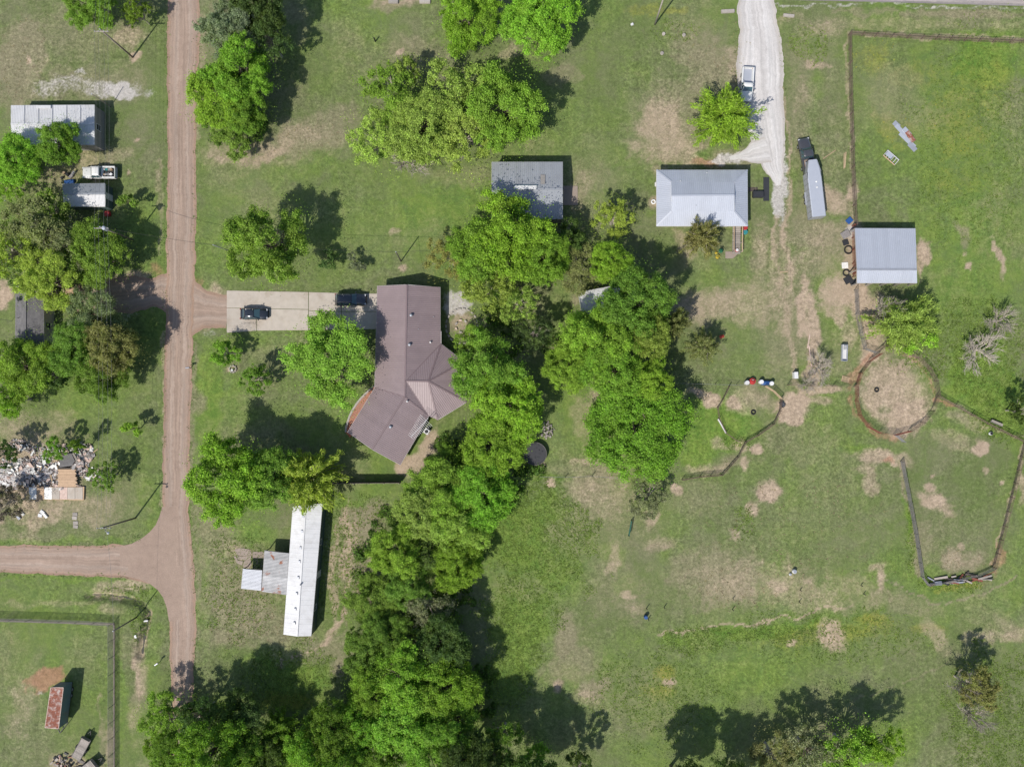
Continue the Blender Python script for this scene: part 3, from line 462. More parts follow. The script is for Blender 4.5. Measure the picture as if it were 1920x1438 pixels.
def road_mat(name, c_a, c_b, c_edge, c_track):
    m, nt, p = nodes_of(name)
    at = N(nt, "Attribute"); at.attribute_name = "across"; u = at.outputs["Fac"]
    big = noise(nt, .18, 4); mid = noise(nt, 1.1, 5, .65); fine = noise(nt, 7, 3, .7)
    c = mixc(nt, rng_map(nt, big, .3, .7), c_a, c_b)
    edge = mth(nt, 'ABSOLUTE', mth(nt, 'SUBTRACT', u, .5))
    uw = mth(nt, 'ADD', edge, mth(nt, 'MULTIPLY', mth(nt, 'SUBTRACT', mid, .5), .25))
    c = mixc(nt, rng_map(nt, uw, .36, .47, 0, .6, True), c, c_edge)
    tr = mth(nt, 'ABSOLUTE', mth(nt, 'SUBTRACT', uw, .2))
    c = mixc(nt, rng_map(nt, tr, .02, .1, .55, 0, True), c, c_track)
    a2 = N(nt, "Attribute"); a2.attribute_name = "along"
    cx = N(nt, "CombineXYZ"); nt.links.new(mth(nt, 'MULTIPLY', u, 16.0), cx.inputs[0]); nt.links.new(mth(nt, 'MULTIPLY', a2.outputs["Fac"], .09), cx.inputs[1])
    sn = N(nt, "TexNoise"); sn.inputs["Scale"].default_value = 1.0; sn.inputs["Detail"].default_value = 4; nt.links.new(cx.outputs[0], sn.inputs[0])
    pot = noise(nt, .55, 4, .6, dist=1.2)
    v = mth(nt, 'MULTIPLY', rng_map(nt, fine, .25, .75, .84, 1.16), mth(nt, 'MULTIPLY', rng_map(nt, mid, .25, .75, .9, 1.1), mth(nt, 'MULTIPLY', rng_map(nt, sn.outputs[0], .3, .7, .82, 1.16), rng_map(nt, pot, .62, .75, 1.0, .86))))
    cc = N(nt, "CombineColor")
    for i in range(3): nt.links.new(v, cc.inputs[i])
    nt.links.new(mixc(nt, 1.0, c, cc.outputs[0], 'MULTIPLY'), p.inputs["Base Color"])
    p.inputs["Roughness"].default_value = .95; p.inputs["Specular IOR Level"].default_value = .1
    b = N(nt, "Bump"); b.inputs["Strength"].default_value = .5; b.inputs["Distance"].default_value = .04
    nt.links.new(mth(nt, 'ADD', mid, mth(nt, 'MULTIPLY', fine, .4)), b.inputs["Height"]); nt.links.new(b.outputs[0], p.inputs["Normal"])
    return m
M['dirt_road'] = road_mat('dirt_road', (.245, .182, .145), (.275, .207, .165), (.255, .165, .115), (.30, .24, .20))
M['gravel'] = road_mat('gravel', (.40, .378, .365), (.45, .43, .415), (.33, .295, .26), (.47, .455, .445))
M['asphalt'] = road_mat('asphalt', (.28, .25, .235), (.32, .285, .26), (.12, .115, .12), (.30, .27, .25))
strip("dirt_road", [(345,-60),(344,60),(341,220),(340,420),(338,560),(334,700),(330,850),(330,980),(336,1080),(342,1160),(342,1310),(345,1520)], [56,60,54,54,54,52,50,50,58,52,40,38], 'dirt_road', .012, .3, seed=3)
strip("dirt_road", [(-120,1046),(0,1048),(120,1050),(230,1052),(320,1060)], [52,52,56,62,80], 'dirt_road', .008, .3, seed=5)
def fillet(pts, z=.016, m='dirt_road'):
    mb = MB(); mb.add([P(x, y, 0) + Vector((0, 0, z)) for x, y in pts], [tuple(range(len(pts)))])
    me = mb.mesh("dirt_road", m); at = me.attributes.new("across", 'FLOAT', 'POINT'); at.data.foreach_set("value", [.5] * len(pts))
    if me.polygons[0].normal.z < 0: me.flip_normals()
    return tag(link("dirt_road", me), None, None, kind="structure")
fillet([(225,1024),(247,1019),(266,1009),(281,997),(292,984),(299,968),(304,950),(330,950),(330,1060),(225,1060)])
fillet([(300,1060),(340,1060),(340,1160),(317,1165),(313,1140),(306,1120),(296,1106),(282,1095),(262,1086),(240,1080),(240,1060)], z=.019)
strip("dirt_drive", [(352,577),(385,578),(428,584)], [120,72,60], 'dirt_road', .006, .35, seed=31)
strip("dirt_drive", [(325,548),(285,548),(245,552),(200,556),(150,562),(118,562)], [84,54,66,70,50,40], 'dirt_road', .006, .4, seed=33)
strip("gravel_drive", [(1412,-60),(1416,0),(1424,60),(1426,130),(1430,200),(1438,250),(1445,288),(1453,318),(1459,348)], [62,68,76,90,80,68,54,34,10], 'gravel', .012, .4, seed=8)
strip("gravel_drive", [(1368,297),(1390,294),(1415,287),(1440,280)], [4,20,42,50], 'gravel', .017, .4, seed=12)
strip("paved_road", [(1380,-26),(1460,-24),(1700,-18),(1920,-12),(2100,-8)], [48,48,48,48,48], 'asphalt', .02, .03, seed=9)

M['ditch_mud'] = mat('ditch_mud', (.04, .038, .028), .7, 0, var=.5, scale=2)
strip("ditch_water", DITCH, [3,6,8,12,14,14,10,3], 'ditch_mud', -.71, .3, 4, seed=41)
# concrete driveway: separate slabs with joints
drive = thing("concrete_driveway", None, None); drive["kind"] = "structure"
def slab(pts, z, m='concrete', parent=drive, name="slab", th=.09):
    mb = MB(); mb.prism([P(*p) for p in pts], z - th, z); return mb.build(name, m, parent)
xs_ = [425.5, 483, 578, 640, 704]
slab([(425.5,545),(578,548),(578,580),(425.5,577)], .06)
slab([(425.5,578),(481,579),(481,620),(425.5,624)], .06)
slab([(482,579),(578,581),(578,619),(482,620)], .06)
slab([(579.2,548),(640,550),(640,584),(579.2,582)], .06)
slab([(579.2,583),(640,585),(640,618),(579.2,618.5)], .06)
slab([(641,550),(708,551),(708,584),(641,584)], .06)
slab([(641,585),(708,585),(708,617),(641,618)], .06)
# ------------------------------------------------------------------ building helpers
def clip_poly(poly, i, lim, keep_greater):
    out = []
    for k in range(len(poly)):
        a, b = poly[k], poly[(k + 1) % len(poly)]
        ia = (a[i] >= lim) == keep_greater or a[i] == lim; ib = (b[i] >= lim) == keep_greater or b[i] == lim
        if ia: out.append(a)
        if ia != ib:
            t = (lim - a[i]) / (b[i] - a[i]); out.append((a[0] + (b[0] - a[0]) * t, a[1] + (b[1] - a[1]) * t))
    return out
def slope(parent, pts, m, width=.92, ribs=3, rib_h=.03, rib_w=.045, th=.035, name="roof_panel", along=None, across=None):
    """cover a planar roof face with separate sheets, ribs running up the slope"""
    pts = [Vector(p) for p in pts]
    n = Vector((0, 0, 0))
    for i in range(len(pts)):
        a, b = pts[i], pts[(i + 1) % len(pts)]
        n += Vector(((a.y - b.y) * (a.z + b.z), (a.z - b.z) * (a.x + b.x), (a.x - b.x) * (a.y + b.y)))
    n.normalize()
    if n.z < 0: n = -n
    o = sum(pts, Vector()) / len(pts)
    u = Vector(along).normalized() if along else Vector((0, 0, 1)).cross(n).normalized()
    u = (u - n * u.dot(n)).normalized(); v = n.cross(u)
    q = [((p - o).dot(u), (p - o).dot(v)) for p in pts]
    u0, u1 = min(a for a, _ in q), max(a for a, _ in q)
    k = max(1, round((u1 - u0) / width)); w = (u1 - u0) / k
    W = lambda a, b, h: o + u * a + v * b + n * h
    for i in range(k):
        lo, hi = u0 + i * w, u0 + (i + 1) * w
        c = clip_poly(clip_poly(q, 0, lo, True), 0, hi - .0015, False)
        if len(c) < 3: continue
        rows = [c]
        if across:
            v0, v1 = min(b for _, b in c), max(b for _, b in c); kk = max(1, round((v1 - v0) / across)); rows = []
            for j in range(kk):
                r = clip_poly(clip_poly(c, 1, v0 + (v1 - v0) * j / kk, True), 1, v0 + (v1 - v0) * (j + 1) / kk - .003, False)
                if len(r) >= 3: rows.append(r)
        for c in rows:
            mb = MB(); nn = len(c); j = rnd.uniform(0, .006) if across else rnd.uniform(0, .002)
            mb.add([W(a, b, j) for a, b in c] + [W(a, b, j - th) for a, b in c],
                   [tuple(range(nn)), tuple(range(nn, 2 * nn))[::-1]] + [(x, nn + x, nn + (x + 1) % nn, (x + 1) % nn) for x in range(nn)])
            for r in range(ribs):
                ru = lo + w * (r + .5) / ribs if ribs > 1 else lo + .03
                vs = []
                for x in range(nn):
                    (a0, b0), (a1, b1) = c[x], c[(x + 1) % nn]
                    if (a0 - ru) * (a1 - ru) < 0: vs.append(b0 + (b1 - b0) * (ru - a0) / (a1 - a0))
                if len(vs) >= 2 and max(vs) - min(vs) > .15:
                    b0, b1 = min(vs) + .01, max(vs) - .01
                    mb.add([W(ru - rib_w, b0, j), W(ru + rib_w, b0, j), W(ru + rib_w * .4, b0, j + rib_h), W(ru - rib_w * .4, b0, j + rib_h),
                            W(ru - rib_w, b1, j), W(ru + rib_w, b1, j), W(ru + rib_w * .4, b1, j + rib_h), W(ru - rib_w * .4, b1, j + rib_h)],
                           [(0, 1, 2, 3), (4, 7, 6, 5), (1, 5, 6, 2), (2, 6, 7, 3), (3, 7, 4, 0)])
            mb.build(name, m, parent)
def empty_part(name, parent):
    return link(name, None, parent)
def ridge(parent, a, b, m, w=.32, h=.05, name="ridge_cap", lift=.03):
    up = Vector((0, 0, lift)); return MB().beam(Vector(a) + up, Vector(b) + up, w, h).build(name, m, parent)
def inset(poly, d):
    c = sum((Vector((p[0], p[1], 0)) for p in poly), Vector()) / len(poly); out = []
    n = len(poly)
    area = sum(poly[i][0] * poly[(i + 1) % n][1] - poly[(i + 1) % n][0] * poly[i][1] for i in range(n)); sg = 1 if area > 0 else -1
    for i in range(n):
        a, b, c2 = Vector(poly[i - 1][:2]), Vector(poly[i][:2]), Vector(poly[(i + 1) % n][:2])
        e1, e2 = (b - a).normalized(), (c2 - b).normalized()
        n1, n2 = Vector((-e1.y, e1.x)) * sg, Vector((-e2.y, e2.x)) * sg
        m_ = (n1 + n2); k = d / max(.3, 1 + n1.dot(n2)); out.append(b + m_ * k)
    return out
def opening(parent, a, b, t, z, w, h, name="window", m='glass', fm='white_trim', out=None):
    """window or door set on the wall a->b at fraction t; out = outward normal"""
    a, b = Vector((*a[:2], 0)), Vector((*b[:2], 0)); d = (b - a).normalized(); rz = math.atan2(d.y, d.x)
    c = a.lerp(b, t); c.z = z + h / 2
    f = MB(); 
    for sx in (-1, 1): f.box(c + d * sx * (w / 2), (.09, .10, h + .09), rz)
    for sz in (-1, 1): f.box(c + Vector((0, 0, sz * h / 2)), (w - .09, .10, .09), rz)
    root = f.build(name, fm, parent)
    if m == 'glass':
        for sz in (-1, 1): MB().box(c + Vector((0, 0, sz * h / 4)), (w - .1, .05, h / 2 - .07), rz).build("pane", m, root)
        MB().box(c, (w - .09, .08, .05), rz).build("sash_bar", fm, root)
    else:
        MB().box(c, (w - .09, .06, h - .09), rz).build("door_leaf", m, root)
        MB().box(c + d * (w * .36), (.06, .14, .06), rz).build("handle", 'chrome', root)
    return root

def gable(name, label, cat, eA, eB, eC, eD, r0, r1, ze, zr, roof_m, wall_m, width=.92, ribs=3, rib_h=.03, over=.35, zd=None, group=None, holes=(), trim='white_trim', across=None, walls=True):
    """eA-eB one eave (survey points at height ze), eD-eC the other; r0-r1 the ridge at zr (r0 by A and D)"""
    zd = ze if zd is None else zd
    A, B = P(*eA, ze), P(*eB, ze); C, D = P(*eC, zd), P(*eD, zd); a, b = P(*r0, zr), P(*r1, zr)
    base = (A + B + C + D) / 4; base.z = 0
    t = thing(name, label, cat, base, 0, group); off = -base
    roof = empty_part("roof", t)
    A, B, C, D, a, b = [v + off for v in (A, B, C, D, a, b)]
    slope(roof, [A, B, b, a], roof_m, width, ribs, rib_h, across=across); slope(roof, [D, C, b, a], roof_m, width, ribs, rib_h, across=across)
    ridge(roof, a, b, roof_m)
    tr = MB()
    for p, q in ((A, a), (a, D), (B, b), (b, C)): tr.beam(p + Vector((0, 0, -.1)), q + Vector((0, 0, -.1)), .05, .16)
    for p, q in ((A, B), (D, C)): tr.beam(p + Vector((0, 0, -.1)), q + Vector((0, 0, -.1)), .06, .15)
    tr.build("fascia", trim, roof)
    if walls:
        ia, ib, ic, id_ = inset([A, B, C, D], over)
        w = MB(); lo = .12
        # pentagon ends, walls closed up under the roof
        def zat(p):   # roof underside height
            best = 1e9
            for (p0, p1, q0) in ((A, B, a), (D, C, a)):
                nrm = (p1 - p0).cross(q0 - p0)
                if nrm.z < 0: nrm = -nrm
                best = min(best, p0.z - (nrm.x * (p.x - p0.x) + nrm.y * (p.y - p0.y)) / nrm.z)
            return best - lo
        dirr = (b - a); dirr.z = 0; L = dirr.length; dirr.normalize()
        def along(pt, side):  # ridge point above the end wall
            s = (Vector((pt[0].x + pt[1].x, pt[0].y + pt[1].y, 0)) / 2 - Vector((a.x, a.y, 0))).dot(dirr); return Vector((a.x, a.y, 0)) + dirr * s
        g0, g1 = along((ia, id_), 0), along((ib, ic), 1)
        bot = [Vector((p.x, p.y, 0)) for p in (ia, ib, ic, id_)]
        top = [Vector((p.x, p.y, zat(p))) for p in (ia, ib, ic, id_)]
        g0.z, g1.z = zat(g0), zat(g1)
        w.add(bot + top + [g0, g1], [(0, 1, 5, 4), (3, 7, 6, 2), (0, 4, 8, 7, 3), (1, 2, 6, 9, 5), (4, 5, 9, 8), (8, 9, 6, 7), (0, 3, 2, 1)])
        w.build("wall", wall_m, t)
        cor = [ia, ib, ic, id_]
        for side, frac, kind in holes:
            p, q = cor[side], cor[(side + 1) % 4]
            if kind == 'w': opening(t, p, q, frac, 1.0, .95, 1.1, fm=trim)
            elif kind == 'd': opening(t, p, q, frac, .1, .95, 2.0, "door", 'siding_white', trim)
            else: opening(t, p, q, frac, .06, 2.7, 2.1, "garage_door", 'siding_white', trim)
    return t

# ------------------------------------------------------------------ brown-roofed house
ZE, ZR = 2.2, 3.7
house = thing("house", "long ranch house with angled wings and a brown ribbed metal roof", "house", P(760, 700))
hb = -house.location
def hp(x, y, z): return P(x, y, z) + hb
roof = empty_part("roof", house)
rN, rJ, rC, rPk, rS = hp(763,534,ZR), hp(759,744,ZR), hp(760.5,714,ZR), hp(803,715,ZR), hp(697.5,842.5,ZR)
eNW, eW, eNE, eE = hp(707.5,536.5,ZE), hp(702.5,727,ZE), hp(825.5,539,ZE), hp(827,645,ZE)
BR = 'brown_roof'
slope(roof, [eNW, rN, rJ, eW], BR)
slope(roof, [rN, eNE, hp(825.5,620,ZE), hp(827,621,ZE-.03), eE, rC], BR)
vS = hp(804,780,ZE+.1)
slope(roof, [rC + Vector((.02,0,0)), rPk, eE], BR)
slope(roof, [rC + Vector((.02,-.05,0)), rPk, hp(820,787,ZE), vS], BR)
slope(roof, [rC, rJ, vS], BR)
eB_, eC_, eD_ = hp(870,678,ZE), hp(875,754,ZE), hp(820.5,787.5,ZE)
slope(roof, [rPk, eE, eB_], BR); slope(roof, [rPk, eB_, eC_], BR); slope(roof, [rPk, eC_, eD_], BR)
eSW, eSE = hp(651.5,810,ZE), hp(750.5,871.5,ZE)
slope(roof, [eW, rJ, rS, eSW], BR)
slope(roof, [rJ, vS, eSE, rS], BR)
for a_, b_ in ((rN, rJ), (rC, rPk), (rJ, rS), (rPk, eB_), (rPk, eC_), (rPk, eD_), (rPk, eE)):
    ridge(roof, a_, b_, 'brown_trim', .26, .05)
for a_, b_ in ((rC, eE), (rC, vS), (rJ, eW), (rJ, vS)):
    ridge(roof, a_, b_, 'brown_trim', .2, .02, "valley_flashing", .015)
tr = MB()
for a_, b_ in ((eNW, rN), (rN, eNE), (eNE, hp(825.5,620,ZE)), (hp(827,621,ZE), eE), (eE, eB_), (eB_, eC_), (eC_, eD_), (eNW, eW), (eW, eSW), (eSW, rS), (rS, eSE), (eSE, vS)):
    d_ = Vector((0, 0, -.1)); tr.beam(a_ + d_, b_ + d_, .07, .17)
tr.build("fascia", 'white_trim', roof)
def flue(parent, p, r=.17, h=.45, m='chrome'):
    mb = MB(); p = Vector(p)
    mb.tube([p - Vector((0, 0, .25)), p + Vector((0, 0, h * .75))], r * .55, 12)
    mb.tube([p + Vector((0, 0, h * .6)), p + Vector((0, 0, h * .8)), p + Vector((0, 0, h))], [r, r, r * .35], 14)
    return mb.build("roof_vent", m, parent, True)
flue(house, hp(771.5,591.5,3.35), .26, .55, 'galv'); flue(house, hp(768.5,646.5,3.4), .26, .55, 'galv'); flue(house, hp(733,800,3.3), .26, .55, 'galv')
flue(house, hp(807.5,642,2.6), .15, .4, 'paint_white'); flue(house, hp(764,752.5,3.5), .15, .4, 'paint_white')
flue(house, hp(813,594.5,2.5), .07, .2, 'galv'); flue(house, hp(785,617,3.1), .06, .2, 'galv'); flue(house, hp(732,633,2.9), .05, .2, 'galv')
wl_ = inset([eNW, eNE, eE, eB_, eC_, eD_, vS, eSE, eSW, eW], .5)
wl_[6] = Vector((vS.x - .35, vS.y + .1))
MB().prism(wl_, 0, ZE - .12).build("wall", 'brick', house)
def zr_at(p, q): return None
for (A_, B_, c_, in_) in ((eNW, eNE, rN, Vector((0, -1))), (eSW, eSE, rS, Vector((.53, .85)))):
    d_ = (B_ - A_); d_.z = 0; d_.normalize(); w_ = MB(); th_ = Vector((in_.x, in_.y, 0)) * .2; o_ = Vector((in_.x, in_.y, 0)) * .52
    z_ = Vector((0, 0, -.13)); a1, b1, c1 = A_ + o_ + d_ * .6 + z_, B_ + o_ - d_ * .6 + z_, c_ + o_ + Vector((0, 0, -.3))
    w_.add([a1, b1, c1, a1 + th_, b1 + th_, c1 + th_], [(0, 1, 2), (3, 5, 4), (0, 3, 4, 1), (1, 4, 5, 2), (2, 5, 3, 0)]); w_.build("gable_wall", 'siding_white', house)
for (i0, i1, fr, k_) in ((9,0,.72,'g'),(9,0,.35,'w'),(9,0,.15,'w'),(0,1,.3,'w'),(0,1,.7,'w'),(1,2,.3,'w'),(1,2,.6,'d'),(7,8,.3,'w'),(7,8,.7,'w'),(8,9,.3,'w'),(8,9,.55,'d'),(8,9,.8,'w'),(3,4,.5,'w'),(6,7,.4,'w')):
    p_, q_ = wl_[i0], wl_[i1]
    if k_ == 'w': opening(house, p_, q_, fr, .8, 1.1, 1.1)
    elif k_ == 'd': opening(house, p_, q_, fr, .04, .95, 1.95, "door", 'siding_white')
    else: opening(house, p_, q_, fr, .04, 4.6, 1.95, "garage_door", 'siding_white')
# brick patio along the angled wing: bricks laid as courses
pat = thing("brick_patio", "orange red brick patio curving along the brown-roofed house", "patio", P(672, 770))
outer = [(701,724),(694,730),(686,738),(677,747),(669,757),(662,768),(656,780),(652,792),(649,803),(649,810)]
inn = [(716,735),(708,744),(701,754),(693,764),(687,774),(680,784),(674,794),(668,804),(662,813),(656,820)]
MB().prism([P(*p) - pat.location for p in outer + inn[::-1]], 0.0, .12).build("base", 'concrete_old', pat)
bmeshes = [MB().box((0, 0, 0), (.78, .36, .06)).mesh("brick", 'patio') for _ in range(2)]
for i in range(len(outer) - 1):
    for j in range(9):
        for s in range(3):
            t0 = (j + .5) / 9; t1 = (s + .5) / 3
            p = Vector(outer[i]).lerp(Vector(inn[i]), t0).lerp(Vector(outer[i + 1]).lerp(Vector(inn[i + 1]), t0), t1)
            o = link("brick", bmeshes[0], pat); o.location = P(p.x, p.y) - pat.location + Vector((0, 0, .128 + rnd.uniform(0, .012)))
            e = Vector(outer[i + 1]) - Vector(outer[i]); o.rotation_euler = (0, 0, math.atan2(-e.y, e.x) + rnd.uniform(-.03, .03)); o.scale = (.46, .33, 1)
edge = MB(); 
for i in range(len(outer) - 1): edge.beam(P(*outer[i]) - pat.location + Vector((0, 0, .1)), P(*outer[i + 1]) - pat.location + Vector((0, 0, .1)), .3, .24)
edge.build("kerb", 'stone', pat)

# ------------------------------------------------------------------ other buildings
gable("workshop", "grey ribbed metal workshop between lawn and trees with pale skylights", "workshop", (922,304), (1055,304), (1055,411), (921,411), (922,355), (1055,355), 3.0, 3.7, 'grey_roof', 'siding_grey', .92, 3, .03, .12, holes=((0,.3,'g'),(0,.7,'d'),(1,.5,'w')))
ws = [o for o in bpy.data.objects if o.name == "workshop"][0]
sk = MB(); c_ = P(985,352,3.75) - ws.location; sk.box(c_ + Vector((0, 0, .06)), (3.6, .6, .16)); sk.build("ridge_vent", 'paint_white', ws)
MB().box(c_ + Vector((0, .33, .06)), (3.9, .08, .2)).build("vent_flashing", 'box_blue', ws)
for x_ in (1018,): 
    a_ = P(x_,328,3.44) - ws.location; b_ = P(x_,345,3.66) - ws.location; MB().beam(a_, b_, .7, .06).build("skylight", 'siding_grey', ws)
MB().prism([P(1056,349),(P(1083,349)),(P(1083,385)),(P(1056,385))], .0, .06).build("concrete_pad", 'concrete_old')
tag(bpy.data.objects["concrete_pad"], None, None, kind="structure")

# hip-roofed house (dutch gables)
hh = thing("farmhouse", "square farmhouse with white and grey hipped metal roof beside gravel drive", "house", P(1316, 371)); ho = -hh.location
roof2 = empty_part("roof", hh); z0, z1, z2 = 2.4, 3.25, 4.05
def q(x, y, z): return P(x, y, z) + ho
NW, NE, SE, SW = q(1231,319,z0), q(1401.5,319,z0), q(1402,424,z0), q(1231,424,z0)
nw, ne, se, sw = q(1259,341,z1), q(1377,342,z1), q(1377,396,z1), q(1259,396,z1)
rw, re_ = q(1259,367,z2), q(1377,366,z2)
GL = 'galv_light'
slope(roof2, [NW, NE, ne, nw], GL, .92, 3, .02); slope(roof2, [nw, ne, re_, rw], GL, .92, 3, .02)
slope(roof2, [SW, SE, se, sw], GL, .92, 3, .018); slope(roof2, [sw, se, re_, rw], GL, .92, 3, .018)
slope(roof2, [NW, nw, sw, SW], GL, .92, 3); slope(roof2, [NE, ne, se, SE], GL, .92, 3, .02)
for a_, b_ in ((NW, nw), (NE, ne), (SE, se), (SW, sw), (rw, re_)): ridge(roof2, a_, b_, 'galv_light', .25, .05)
for (p, r, s_) in ((nw, rw, sw), (ne, re_, se)): MB().add([p, r, s_, p + Vector((.03,0,0)), r + Vector((.03,0,0)), s_ + Vector((.03,0,0))], [(0,1,2),(3,5,4),(0,3,4,1),(1,4,5,2),(2,5,3,0)]).build("gable_vent", 'white_trim', roof2)
f_ = MB()
for a_, b_ in ((NW, NE), (NE, SE), (SE, SW), (SW, NW)): f_.beam(a_ + Vector((0,0,-.1)), b_ + Vector((0,0,-.1)), .06, .16)
f_.build("fascia", 'white_trim', roof2)
w2 = inset([NW, NE, SE, SW], .5); MB().prism(w2, 0, z0 - .1).build("wall", 'siding_white', hh)
for i0, fr, k_ in ((0,.25,'w'),(0,.5,'d'),(0,.75,'w'),(1,.3,'w'),(1,.7,'d'),(2,.2,'d'),(2,.5,'w'),(2,.8,'w'),(3,.5,'w')):
    opening(hh, w2[i0], w2[(i0+1) % 4], fr, .9 if k_ == 'w' else .05, .95, 1.0 if k_ == 'w' else 2.0, "window" if k_ == 'w' else "door", 'glass' if k_ == 'w' else 'siding_grey')
flue(hh, q(1325,324.5,2.55), .07, .2, 'paint_white'); flue(hh, q(1276,340,3.2), .07, .2, 'paint_white'); flue(hh, q(1305,386,3.5), .06, .2, 'galv')
# entrance ramp with rail
rp = thing("wooden_ramp", "grey wooden entrance ramp with rails under the farmhouse eave", "ramp", P(1383, 445))
for i in range(14):
    MB().box(P(1380, 424 + i * 3.9) - rp.location + Vector((0, 0, .42 - i * .024)), (1.3, .31, .05)).build("plank", 'wood_grey', rp)
for x_ in (1373, 1388.5):
    for y_ in (426, 440, 456, 473): MB().box(P(x_, y_) - rp.location + Vector((0, 0, .55)), (.1, .1, 1.1)).build("post", 'wood_grey', rp)
    MB().beam(P(x_, 424) - rp.location + Vector((0, 0, 1.12)), P(x_, 475) - rp.location + Vector((0, 0, 1.0)), .16, .05).build("rail", 'wood', rp)
MB().prism([P(1360,472),P(1388,472),P(1374,485),P(1360,485)], 0, .05).build("ramp_pad", 'concrete_old'); tag(bpy.data.objects["ramp_pad"], None, None, kind="structure")

# barn with saltbox roof on open posts
bn = thing("barn", "open pole barn with pale metal saltbox roof beside the pasture fence", "barn", P(1660, 480)); bo = -bn.location
def b_(x, y, z): return P(x, y, z) + bo
rb = empty_part("roof", bn)
bA, bB, bC, bD, br0, br1 = b_(1603,428,2.3), b_(1716.5,428.5,2.3), b_(1719.5,531,2.5), b_(1607,531,2.5), b_(1607,505.5,3.3), b_(1719,505.5,3.3)
slope(rb, [bA, bB, br1, br0], 'galv_light', .92, 3); slope(rb, [bD, bC, br1, br0], 'galv_light', .92, 3); ridge(rb, br0, br1, 'galv', .3, .04)
fr = MB()
for a_, c_ in ((bA, bB), (bD, bC), (br0, br1), (bA, br0), (bB, br1), (br0, bD), (br1, bC)): fr.beam(a_ + Vector((0,0,-.13)), c_ + Vector((0,0,-.13)), .08, .16)
fr.build("purlin", 'wood_grey', rb)
for i in range(5):
    for a_, c_ in ((bA, bB), (bD, bC), (br0, br1)):
        p_ = a_.lerp(c_, .02 + .96 * i / 4); MB().box((p_.x, p_.y, (p_.z - .14) / 2), (.15, .15, p_.z - .14)).build("post", 'wood_grey', bn)
for a_, c_ in ((bA, bB), (bB, br1)):
    mb = MB(); p_, q_ = a_.lerp(c_, .02), a_.lerp(c_, .98); mb.add([(p_.x, p_.y - .03, .1), (q_.x, q_.y - .03, .1), (q_.x, q_.y - .03, 1.3), (p_.x, p_.y - .03, 1.3), (p_.x, p_.y - .08, .1), (q_.x + .05, q_.y - .08, .1), (q_.x + .05, q_.y - .08, 1.3), (p_.x, p_.y - .08, 1.3)], [(0,1,2,3),(4,7,6,5),(0,4,5,1),(3,2,6,7),(0,3,7,4),(1,5,6,2)]); mb.build("side_panel", 'galv', bn)

# mobile homes and sheds on the left
mh = gable("mobile_home", "white-roofed mobile home near the scattered gravel patch", "mobile home", (20.5,198), (177,197), (177,272), (22,272), (20.5,233), (177,233), 2.7, 3.0, 'white_roof', 'siding_grey', 2.25, 9, .02, .06, holes=((0,.25,'w'),(0,.5,'d'),(0,.8,'w'),(1,.5,'w'),(2,.3,'w')))
mo = -mh.location
for x_ in (46,72.5,98.5,125,151): MB().beam(P(x_,198,2.75) + mo, P(x_,233,3.05) + mo, .06, .06).build("roof_seam", 'galv', mh)
dm = MB(); dm.add([P(68,198.5,2.74)+mo, P(97,198.5,2.74)+mo, P(98,203,2.84)+mo, P(72,203,2.84)+mo, P(72.5,205,2.95)+mo, P(95,205,2.95)+mo], [(0,1,2,3),(3,2,5,4)]); 
MB().box(P(82,201,2.85) + mo, (2.3, .5, .12)).build("porch_hood", 'white_roof', mh)
gable("shed", "small gabled shed with white metal roof and dark green wall behind pickup", "shed", (117,345), (196.5,344), (197,387.5), (120,387.5), (118,364), (197,363.5), 2.2, 2.7, 'grey_roof', 'siding_green', .92, 4, .02, .08, holes=((1,.5,'d'),(0,.5,'w')))
wsh = [o for o in bpy.data.objects if o.name == "shed"][0]
for ch in wsh.children:
    if ch.name.startswith("roof"):
        for i, pn in enumerate(ch.children):
            if pn.name.startswith("roof_panel") and sum(v.co.y for v in pn.data.vertices) / len(pn.data.vertices) < 0: pn.data.materials[0] = M['white_roof']
gable("bungalow", "bungalow with weathered grey shingle roof and cream siding under trees", "house", (28,657), (29.5,537), (81,537), (82,657), (47,657), (48,537), 2.6, 3.3, 'shingle', 'cream', 1.0, 0, .03, .05, across=.45, holes=((2,.25,'w'),(2,.6,'w'),(2,.8,'d'),(0,.5,'w')))
bg_ = bpy.data.objects["bungalow"]
flue(bg_, P(35,596,3.0) - bg_.location, .06, .25, 'black')
gable("mobile_home", "long narrow white-roofed mobile home with dark green wall by the tin lean-to", "mobile home", (549,950), (531.5,1189), (583.5,1192), (604.5,944), (573,946), (556.5,1192.5), 2.5, 2.95, 'white_roof', 'siding_green', 1.5, 2, .012, .05, holes=((2,.2,'w'),(2,.45,'d'),(2,.7,'w'),(0,.3,'w'),(0,.6,'d'),(0,.85,'w'),(1,.5,'w')))
lm = [o for o in bpy.data.objects if o.name.startswith("mobile_home") and "long" in o["label"]][0]
for x_, y_ in ((568.5,968),(566.5,996),(563.5,1027),(561.5,1053),(559,1083),(556,1113),(553,1142),(551.5,1168)):
    MB().box(P(x_, y_, 2.93) - lm.location, (.34, .38, .28)).build("roof_vent", 'galv', lm)
MB().tube([P(563.5,1096,2.7) - lm.location, P(563.5,1096,3.3) - lm.location], .13, 10).build("flue", 'galv', lm)
